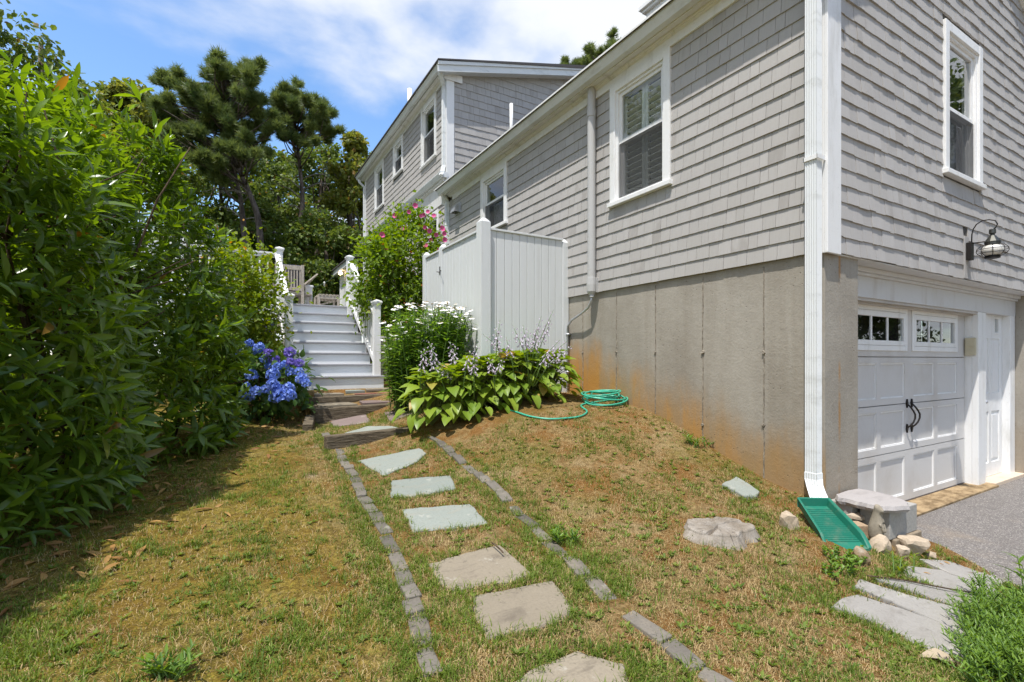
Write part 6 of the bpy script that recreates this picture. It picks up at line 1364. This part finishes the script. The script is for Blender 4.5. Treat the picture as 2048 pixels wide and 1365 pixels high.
# trees just outside the view that the window panes mirror and that shade the lawn
def side_tree(label, x, y, h, r, low, n, mat, seed, size=.2):
    rg = random.Random(seed); g = gz(x, y); root = thing('oak_tree', label, 'tree', (x, y, g)); C, Rr = [], []
    while len(C) < 50: u = Vector((rg.gauss(0, 1), rg.gauss(0, 1), rg.gauss(0, 1))).normalized() * rg.uniform(.3, 1); C.append((x + u.x * r * .85, y + u.y * r * .85, g + (h + low) / 2 + u.z * (h - low) / 2 * .88)); Rr.append(rg.uniform(.25, .5) * min(r, 2.4) * .8)
    leaf_cloud(root, C, Rr, n, size, mat, seed); m = MB(); b = Vector((x, y, g - .1)); t_ = Vector((x + .3, y, g + h * .75)); m.tube([b, b.lerp(t_, .5) + Vector((.15, .1, 0)), t_], [.2, .14, .05], 8)
    for k in range(9): a = b.lerp(t_, rg.uniform(.35, .95)); e = Vector(C[rg.randrange(50)]); m.tube([a, a.lerp(e, .5) + Vector((0, 0, .2)), e], [.06, .035, .012], 5)
    m.build('trunk', K['bark'], root, smooth=True)
def woodland():
    rg = random.Random(99); C, Rr = [], []; m = MB()
    spec = [(-5.6, 8.5, 11, 2.8, .6), (-6.5, 13.5, 12, 3.0, .3), (-9, 4.5, 11, 3.2, .4), (-9.5, 10, 13, 3.4, .4), (-4.5, 17.5, 12, 2.8, .3), (15.5, -3.0, 12, 3.2, 2.0), (20, -6, 13, 3.8, .3), (13, -9, 11, 3.4, .3), (24, -1, 12, 3.6, .3), (7, -13, 11, 3.4, .3), (18, -12, 13, 4, .2), (0, -14, 11, 3.6, .4), (27, -9, 13, 4, .2), (29, 3, 12, 4, .2), (10, -15, 10, 4, .2), (23, -5, 9, 3, .1), (-3.4, 11, 3.4, 1.6, .2), (-5.5, 6, 3.2, 1.6, .2), (-2.6, 14, 4, 1.8, .2), (-4.2, 9, 2.8, 1.6, .1), (-7, 7, 3.5, 1.8, .2)]
    for (x, y, h, r, low) in spec:
        g = gz(x, y); n0 = len(C)
        while len(C) < n0 + 46: u = Vector((rg.gauss(0, 1), rg.gauss(0, 1), rg.gauss(0, 1))).normalized() * rg.uniform(.3, 1); C.append((x + u.x * r * .85, y + u.y * r * .85, g + (h + low) / 2 + u.z * (h - low) / 2 * .9)); Rr.append(rg.uniform(.25, .5) * min(r, 2.4) * .8)
        if h > 5: b = Vector((x, y, g - .1)); t_ = Vector((x + .3, y, g + h * .75)); m.tube([b, b.lerp(t_, .5) + Vector((.15, .1, 0)), t_], [.2, .14, .05], 8)
    o = leaf_cloud(None, C, Rr, 190000, .15, 'oak', 98, name='woodland'); props(o, 'belt of broadleaf woodland round the yard beyond hedge and driveway', 'woodland', kind='stuff')
    tk = m.build('trunks', K['bark'], o, smooth=True); tk.matrix_parent_inverse = PIN[o.name]
woodland()
#side_tree('tree behind the lawn that casts dappled shade over its left half', -4.7, 1.0, 9.0, 3.0, 5.0, 9000, 'oak', 240, .10)
def tuft_template(n=26, seed=3):
    rg = np.random.default_rng(seed); V, Fc = [], []
    for k in range(n):
        a = rg.uniform(0, 2 * math.pi); t = rg.uniform(-.55, .45); th = rg.uniform(.5, 1.15); o = np.array([0, t, 0]); dv_ = np.array([math.sin(th) * math.cos(a), math.cos(th), math.sin(th) * math.sin(a)]); s = np.cross(dv_, (.2, .1, 1)); s /= np.linalg.norm(s); s *= .055; L = rg.uniform(.6, 1.0); b = len(V); V += [o - s, o + s, o + dv_ * L]; Fc.append((b, b + 1, b + 2))
    return np.array(V), np.array(Fc)
TUFT = tuft_template(); DEADM = m_bark('dead pine branch', (.16, .14, .12), (.34, .31, .27))
def pine(label, trunks, clumps, d, seed, per=84, tuft=.25, dead=0, group='pitch pines behind the deck'):
    rg = np.random.default_rng(seed); tr = [[at_d(x, y, d + dd) for (x, y, dd) in t] for t in trunks]; b = tr[0][0].copy(); b.z = gz(b.x, b.y) - .1; tr[0][0] = b; clumps = [(x + rg.normal() * r * 1.0 * (j > 0), y + rg.normal() * r * .75 * (j > 0), r * (.56 if j else .62)) for (x, y, r) in clumps for j in range(5)]; per = int(per * .30); root = thing('pine_tree', label, 'tree', tuple(b), group); P, Y = [], []; m = MB(); nt = MB()
    for t in tr: n = len(t); m.tube(cat(t, 4), [.115 * (1 - i / (4 * n)) ** 1.3 + .012 for i in range(len(cat(t, 4)))], 8)
    for (x, y, r) in clumps:
        c = at_d(x, y, d + rg.uniform(-1.2, 1.2)); R_ = r / FPX * d
        best = min((q for t in tr for q in cat(t, 4)), key=lambda q: (q - c).length + 1.6 * max(0, q.z - c.z + .55)); md = best.lerp(c, .55) + Vector((rg.normal() * .12, rg.normal() * .1, -.1)); m.tube([best, md, c], [.032, .022, .010], 5)
        for k in range(per):
            u = rg.normal(size=3); u /= np.linalg.norm(u); u[2] = u[2] * .8 + .1; q = np.array(c) + u * R_ * rg.uniform(.45, 1.05) * np.array([1, 1, .85]); P.append(q); yv_ = u * .7 + np.array([0, 0, .75]) + rg.normal(size=3) * .25; Y.append(yv_)
            if k % 5 == 0: m.tube([c - Vector((0, 0, .1)), c.lerp(Vector(q), .6), Vector(q)], [.014, .010, .005], 4, cap=False)
    P = np.array(P); Y = np.array(Y); B = basis_yz(Y, rg.normal(size=Y.shape)); V, Fc = scatter(TUFT[0], TUFT[1], P, B, tuft * rg.uniform(.75, 1.2, len(P))); np_obj('crown', V, Fc, K['pine'], root, np.repeat(rg.random(len(P)), len(TUFT[0])))
    for k in range(dead):
        t = tr[rg.integers(0, len(tr))]; ct = cat(t, 4); a = ct[rg.integers(int(len(ct) * .2), int(len(ct) * .8))]; e = a + Vector((RX, RY, 0)) * rg.uniform(-1.3, 1.3) + Vector((0, 0, rg.uniform(-.2, .6))); nt = MB(); nt.tube([a, a.lerp(e, .5) + Vector((0, 0, .12)), e], [.03, .02, .006], 5)
        for j in range(3): q = a.lerp(e, rg.uniform(.4, 1)); nt.tube([q, q + Vector((rg.uniform(-.4, .4), rg.uniform(-.3, .3), rg.uniform(-.1, .3)))], [.010, .003], 4)
        nt.build('dead_branch', DEADM, root, smooth=True)
    m.build('trunk', K['bark'], root, smooth=True)
pine('largest pitch pine with flat layered crown and two leaning trunks', [[(532, 640, 0), (520, 470, 0), (500, 390, 0), (470, 322, 0), (455, 260, 0), (450, 190, 0), (455, 150, 0)], [(492, 500, .3), (486, 440, .3), (478, 380, .3), (462, 322, .1)]],
     [(432, 132, 15), (440, 152, 22), (468, 148, 24), (498, 150, 16), (512, 140, 10), (338, 158, 13), (362, 170, 18), (385, 180, 20), (412, 183, 24), (446, 186, 26), (478, 190, 24), (505, 196, 18), (516, 222, 16), (480, 226, 26), (446, 226, 26), (410, 216, 22), (378, 208, 16), (338, 202, 18), (306, 208, 14), (322, 222, 14), (348, 234, 18), (384, 246, 22), (420, 258, 24), (456, 262, 26), (492, 258, 20), (520, 252, 14), (352, 262, 16), (398, 280, 18), (440, 296, 18), (478, 292, 18), (504, 286, 14), (415, 318, 18), (452, 330, 18), (490, 322, 16), (375, 305, 16), (430, 352, 14), (345, 290, 14), (512, 308, 12)], 17, 71, dead=16)
pine('slim pitch pine with small open crown right of the large pine', [[(598, 640, 0), (601, 470, 0), (605, 400, 0), (598, 320, 0), (592, 262, 0), (590, 205, 0)]], [(588, 188, 14), (570, 192, 11), (552, 204, 12), (562, 216, 14), (584, 212, 18), (606, 206, 13), (622, 212, 12), (640, 212, 9), (648, 232, 9), (628, 236, 16), (600, 238, 18), (572, 240, 16), (553, 234, 10), (612, 262, 15), (640, 258, 14), (658, 262, 9), (582, 266, 14), (566, 276, 9), (610, 286, 9)], 18.5, 72, per=74, dead=9)
pine('pine crown showing above the garage roof line', [[(1175, 640, 0), (1180, 400, 0), (1190, 200, 0), (1196, 120, 0)]], [(1128, 134, 8), (1150, 132, 12), (1175, 122, 16), (1198, 108, 17), (1220, 96, 14), (1240, 90, 10), (1205, 126, 20), (1235, 112, 18), (1180, 140, 18)], 26, 73, per=80, tuft=.26, group=None)
# ------------------------------------------------------------ grass
def in_poly(P, poly):
    x, y = P[:, 0], P[:, 1]; c = np.zeros(len(P), bool); n = len(poly); j = n - 1
    for i in range(n):
        xi, yi = poly[i]; xj, yj = poly[j]; k = ((yi > y) != (yj > y)) & (x < (xj - xi) * (y - yi) / (yj - yi + 1e-12) + xi); c ^= k; j = i
    return c
def spots(n, ymax=7.6, power=1.0):
    """points spread over the lawn in view, denser where the camera is near"""
    px_ = RNG.uniform(-40, 2090, n * 3); d = 1.45 + 7.0 * RNG.random(n * 3) ** power; t = (px_ - 1024) / FPX; X = (FX + RX * t) * d; Y = (FY + RY * t) * d
    ok = (Y < ymax) & (X < 3.72) & (X > -1.9) | ((Y < 1.9) & (Y > .3) & (X < drive_edge(Y) - .02)); X, Y = X[ok], Y[ok]
    return X, Y
def clear(X, Y, slab_keep=.985):
    ok = np.ones(len(X), bool); P = np.stack([X, Y], 1)
    for r in SLABS:
        c = r.mean(0); ok &= ~in_poly(P, c + (r - c) * slab_keep)
    for (x, y, r) in BLK: ok &= ((X - x) ** 2 + (Y - y) ** 2) > (r * .72) ** 2
    ok &= ~((X > 1.75) & (X < 3.6) & (Y > 4.1) & (Y < 5.1)); ok &= ~((Y > 5.03) & (X > 2.4)); ok &= ~((X > .92) & (X < 2.4) & (Y > 6.5)); ok &= ~((Y > 5.6) & (X > 1.95)); ok &= ~((X > 3.72) & (Y > 1.5))
    ok &= ~((X > 3.75) & (X < 4.3) & (Y > 1.5)); ok &= ~((Y > 7.3))
    return ok
# bed the slabs into the soil
me = ground.data; nv = len(me.vertices); co = np.empty(nv * 3, 'f'); me.vertices.foreach_get('co', co); co = co.reshape(-1, 3); W_ = co[:, :2] + np.array(ground.location[:2]); sel = (W_[:, 0] > -.5) & (W_[:, 0] < 5) & (W_[:, 1] > .3) & (W_[:, 1] < 8)
for r in SLABS:
    c = r.mean(0); q = sel & (np.abs(W_[:, 0] - c[0]) < .8) & (np.abs(W_[:, 1] - c[1]) < .8); ii = np.where(q)[0]; k = in_poly(W_[ii], c + (r - c) * .97); co[ii[k], 2] -= .028
me.vertices.foreach_set('co', co.ravel()); me.update()
def nz_arr(X, Y, s, o): return np.array([mnoise.noise(Vector((x * s, y * s, o))) for x, y in zip(X, Y)])
BL = (np.array([(-.5, 0, 0), (.5, 0, 0), (-.36, .5, .05), (.36, .5, .05), (0, 1, .0)], float), None)
def blades(name, label, X, Y, L, W, lean, mat, k3=True):
    n = len(X); Z = ground_z(X, Y) - .006; a = RNG.uniform(0, 2 * np.pi, n); le = lean * RNG.uniform(.3, 1.2, n); dirx, diry = np.cos(a), np.sin(a); sx, sy = -diry, dirx
    V = np.empty((n, 5, 3)); hw = W / 2; up1 = L * .55 * np.cos(le * .6); out1 = L * .55 * np.sin(le * .6); up2 = up1 + L * .45 * np.cos(le * 1.5); out2 = out1 + L * .45 * np.sin(le * 1.5)
    V[:, 0] = np.stack([X - sx * hw, Y - sy * hw, Z], 1); V[:, 1] = np.stack([X + sx * hw, Y + sy * hw, Z], 1)
    V[:, 2] = np.stack([X + dirx * out1 - sx * hw * .75, Y + diry * out1 - sy * hw * .75, Z + up1], 1); V[:, 3] = np.stack([X + dirx * out1 + sx * hw * .75, Y + diry * out1 + sy * hw * .75, Z + up1], 1); V[:, 4] = np.stack([X + dirx * out2, Y + diry * out2, Z + up2], 1)
    b = np.arange(n)[:, None] * 5; Fc = np.concatenate([b + [0, 1, 3], b + [0, 3, 2], b + [2, 3, 4]], 0); return V.reshape(-1, 3), Fc, np.repeat(RNG.random(n), 5)
# thatch: short dead blades lying nearly flat
X, Y = spots(130000, power=1.25); ok = clear(X, Y, 1.0); X, Y = X[ok], Y[ok]; n = len(X)
left = X + .35 * nz_arr(X, Y, 1.1, 2) < .55
keep = RNG.random(n) < np.where(left, .28, .9); X, Y = X[keep], Y[keep]; n = len(X)
V, Fc, R_ = blades('straw', '', X, Y, RNG.uniform(.015, .045, n), RNG.uniform(.0016, .0032, n), 1.35, 'straw')
props(np_obj('dead_grass', V, Fc, K['straw'], None, R_), 'dry straw coloured dead grass lying over the lawn', 'grass', kind='stuff')
# green tufts: clumps of blades where the noise is high
X, Y = spots(52000, power=1.15); ok = clear(X, Y, 1.01); X, Y = X[ok], Y[ok]; q = nz_arr(X, Y, 2.2, 7) + .55 * nz_arr(X, Y, 7.0, 9); left = X < .45; left = left | (Y < 2.2)
edge = np.zeros(len(X))
for r in SLABS: c = r.mean(0); dd = np.sqrt(((np.stack([X, Y], 1)[:, None] - r[None]) ** 2).sum(-1)).min(1) if len(r) else 9; edge += (dd < .06)
for (x, y, r) in BLK[:40]: edge += (((X - x) ** 2 + (Y - y) ** 2) < .15 ** 2)
pr = np.clip((q + .10) * 1.1, 0, 1) * np.where(left, .42, .36) + .36 * (edge > 0) + .04; keep = RNG.random(len(X)) < pr; X, Y = X[keep], Y[keep]
bx, by, bl, bw = [], [], [], []
for x, y in zip(X, Y):
    k = RNG.integers(5, 13); s = RNG.uniform(.008, .03); bx.append(x + RNG.normal(0, s, k)); by.append(y + RNG.normal(0, s, k)); h = RNG.uniform(.02, .06) * (1.5 if RNG.random() < .12 else 1); bl.append(h * RNG.uniform(.6, 1.2, k)); bw.append(RNG.uniform(.0022, .0046, k))
X, Y, Lb, Wb = map(np.concatenate, (bx, by, bl, bw)); V, Fc, R_ = blades('grass', '', X, Y, Lb, Wb, 1.05, 'grass')
props(np_obj('grass', V, Fc, K['grass'], None, R_), 'scattered green grass tufts growing between the stones and on the lawn', 'grass', kind='stuff')
# little broad leaved lawn weeds: flat rosettes
X, Y = spots(4200, power=1.2); ok = clear(X, Y, 1.02); X, Y = X[ok], Y[ok]; right = X > .9; keep = RNG.random(len(X)) < np.where(right, .60, .22); X, Y = X[keep], Y[keep]
P, Yv, Zv, S = [], [], [], []
for x, y in zip(X, Y):
    k = RNG.integers(4, 9); s = RNG.uniform(.014, .034); z = gz(x, y) + .002
    for j in range(k): a = j * 2 * np.pi / k + RNG.random() * .6; P.append((x, y, z)); Yv.append((np.cos(a), np.sin(a), RNG.uniform(.25, 1.1))); Zv.append((0, 0, 1)); S.append(s * RNG.uniform(.7, 1.2))
P = np.array(P); V, Fc = scatter(FINE[0] * np.array([1.4, 1, 1]), FINE[1], P, basis_yz(np.array(Yv, float), np.array(Zv, float)), np.array(S))
props(np_obj('lawn_weeds', V, Fc, K['grass'], None, np.repeat(RNG.random(len(P)), len(FINE[0]))), 'tiny leafy weeds sprinkled over the dry lawn', 'weeds', kind='stuff')
# litter of dead leaves under the hedge and by the bench
def litter(n, region, smin, smax, lab, nm='dead_leaves'):
    P, Yv, Zv, S = [], [], [], []
    while len(P) < n:
        x, y = region(); z = gz(x, y) + RNG.uniform(.006, .022); a = RNG.uniform(0, 6.28); P.append((x, y, z)); Yv.append((np.cos(a), np.sin(a), RNG.normal(0, .12))); Zv.append((RNG.normal(0, .35), RNG.normal(0, .35), 1)); S.append(RNG.uniform(smin, smax))
    P = np.array(P); T = LAUREL[0]; V, Fc = scatter(T[0], T[1], P, basis_yz(np.array(Yv), np.array(Zv)), np.array(S)); props(np_obj(nm, V, Fc, K['dead'], None, np.repeat(RNG.random(len(P)), len(T[0])), smooth=True), lab, 'leaves', kind='stuff')
def under_hedge(): f = RNG.random(); return (-1.35 + 1.5 * f + RNG.normal(.25, .28), 2.6 + 4.0 * f + RNG.normal(0, .1))
litter(520, under_hedge, .04, .12, 'brown dead leaves lying in the shade under the laurel hedge')
def by_bench(): return (RNG.uniform(3.35, 4.3), RNG.uniform(1.25, 1.95))
litter(120, by_bench, .02, .05, 'small dry leaves and debris between the bench and the rocks')
def by_door(): return (RNG.uniform(4.6, 8.4), 1.96 - abs(RNG.normal(0, .12)))
litter(260, by_door, .012, .035, 'dry leaf crumbs along the garage door threshold')
lm = leaf_mesh('fallen_leaf', LAUREL[2], K['dead'])
for (x, y, s, lab) in ((380, 1028, .13, 'yellow fallen leaf lying alone on the left lawn'), (222, 1082, .08, 'orange fallen leaf on bare soil near the hedge'), (90, 1085, .14, 'long brown fallen leaf at the left edge of the lawn'), (265, 1000, .09, 'curled yellow leaf at the dark foot of the hedge')):
    p = hit(x, y); p.z += .018; a = RNG.uniform(-.4, .6); M = Matrix.Translation(p) @ Matrix.Rotation(a - 1.2, 4, 'Z') @ Matrix.Rotation(RNG.normal(0, .2), 4, 'Y') @ Matrix.Scale(s, 4); props(place('fallen_leaf', lm, M), lab, 'leaf')
p = hit(1905, 1335); M = Matrix.Translation(p + Vector((0, 0, .03))) @ Matrix.Rotation(.8, 4, 'Z') @ Matrix.Rotation(.2, 4, 'X') @ Matrix.Diagonal((.12, .12, .13, 1)); props(place('fallen_leaf', leaf_mesh('fallen_leaf', HT[0], m_leaf('pale dead leaf', (.30, .23, .15), (.44, .36, .26), .7, .3, .1, (.4, .35, .25))), M), 'large pale crumpled brown leaf in front of the green weeds', 'leaf')
print('script %.1f s, %d objects' % (time.time() - T0, len(bpy.data.objects)))
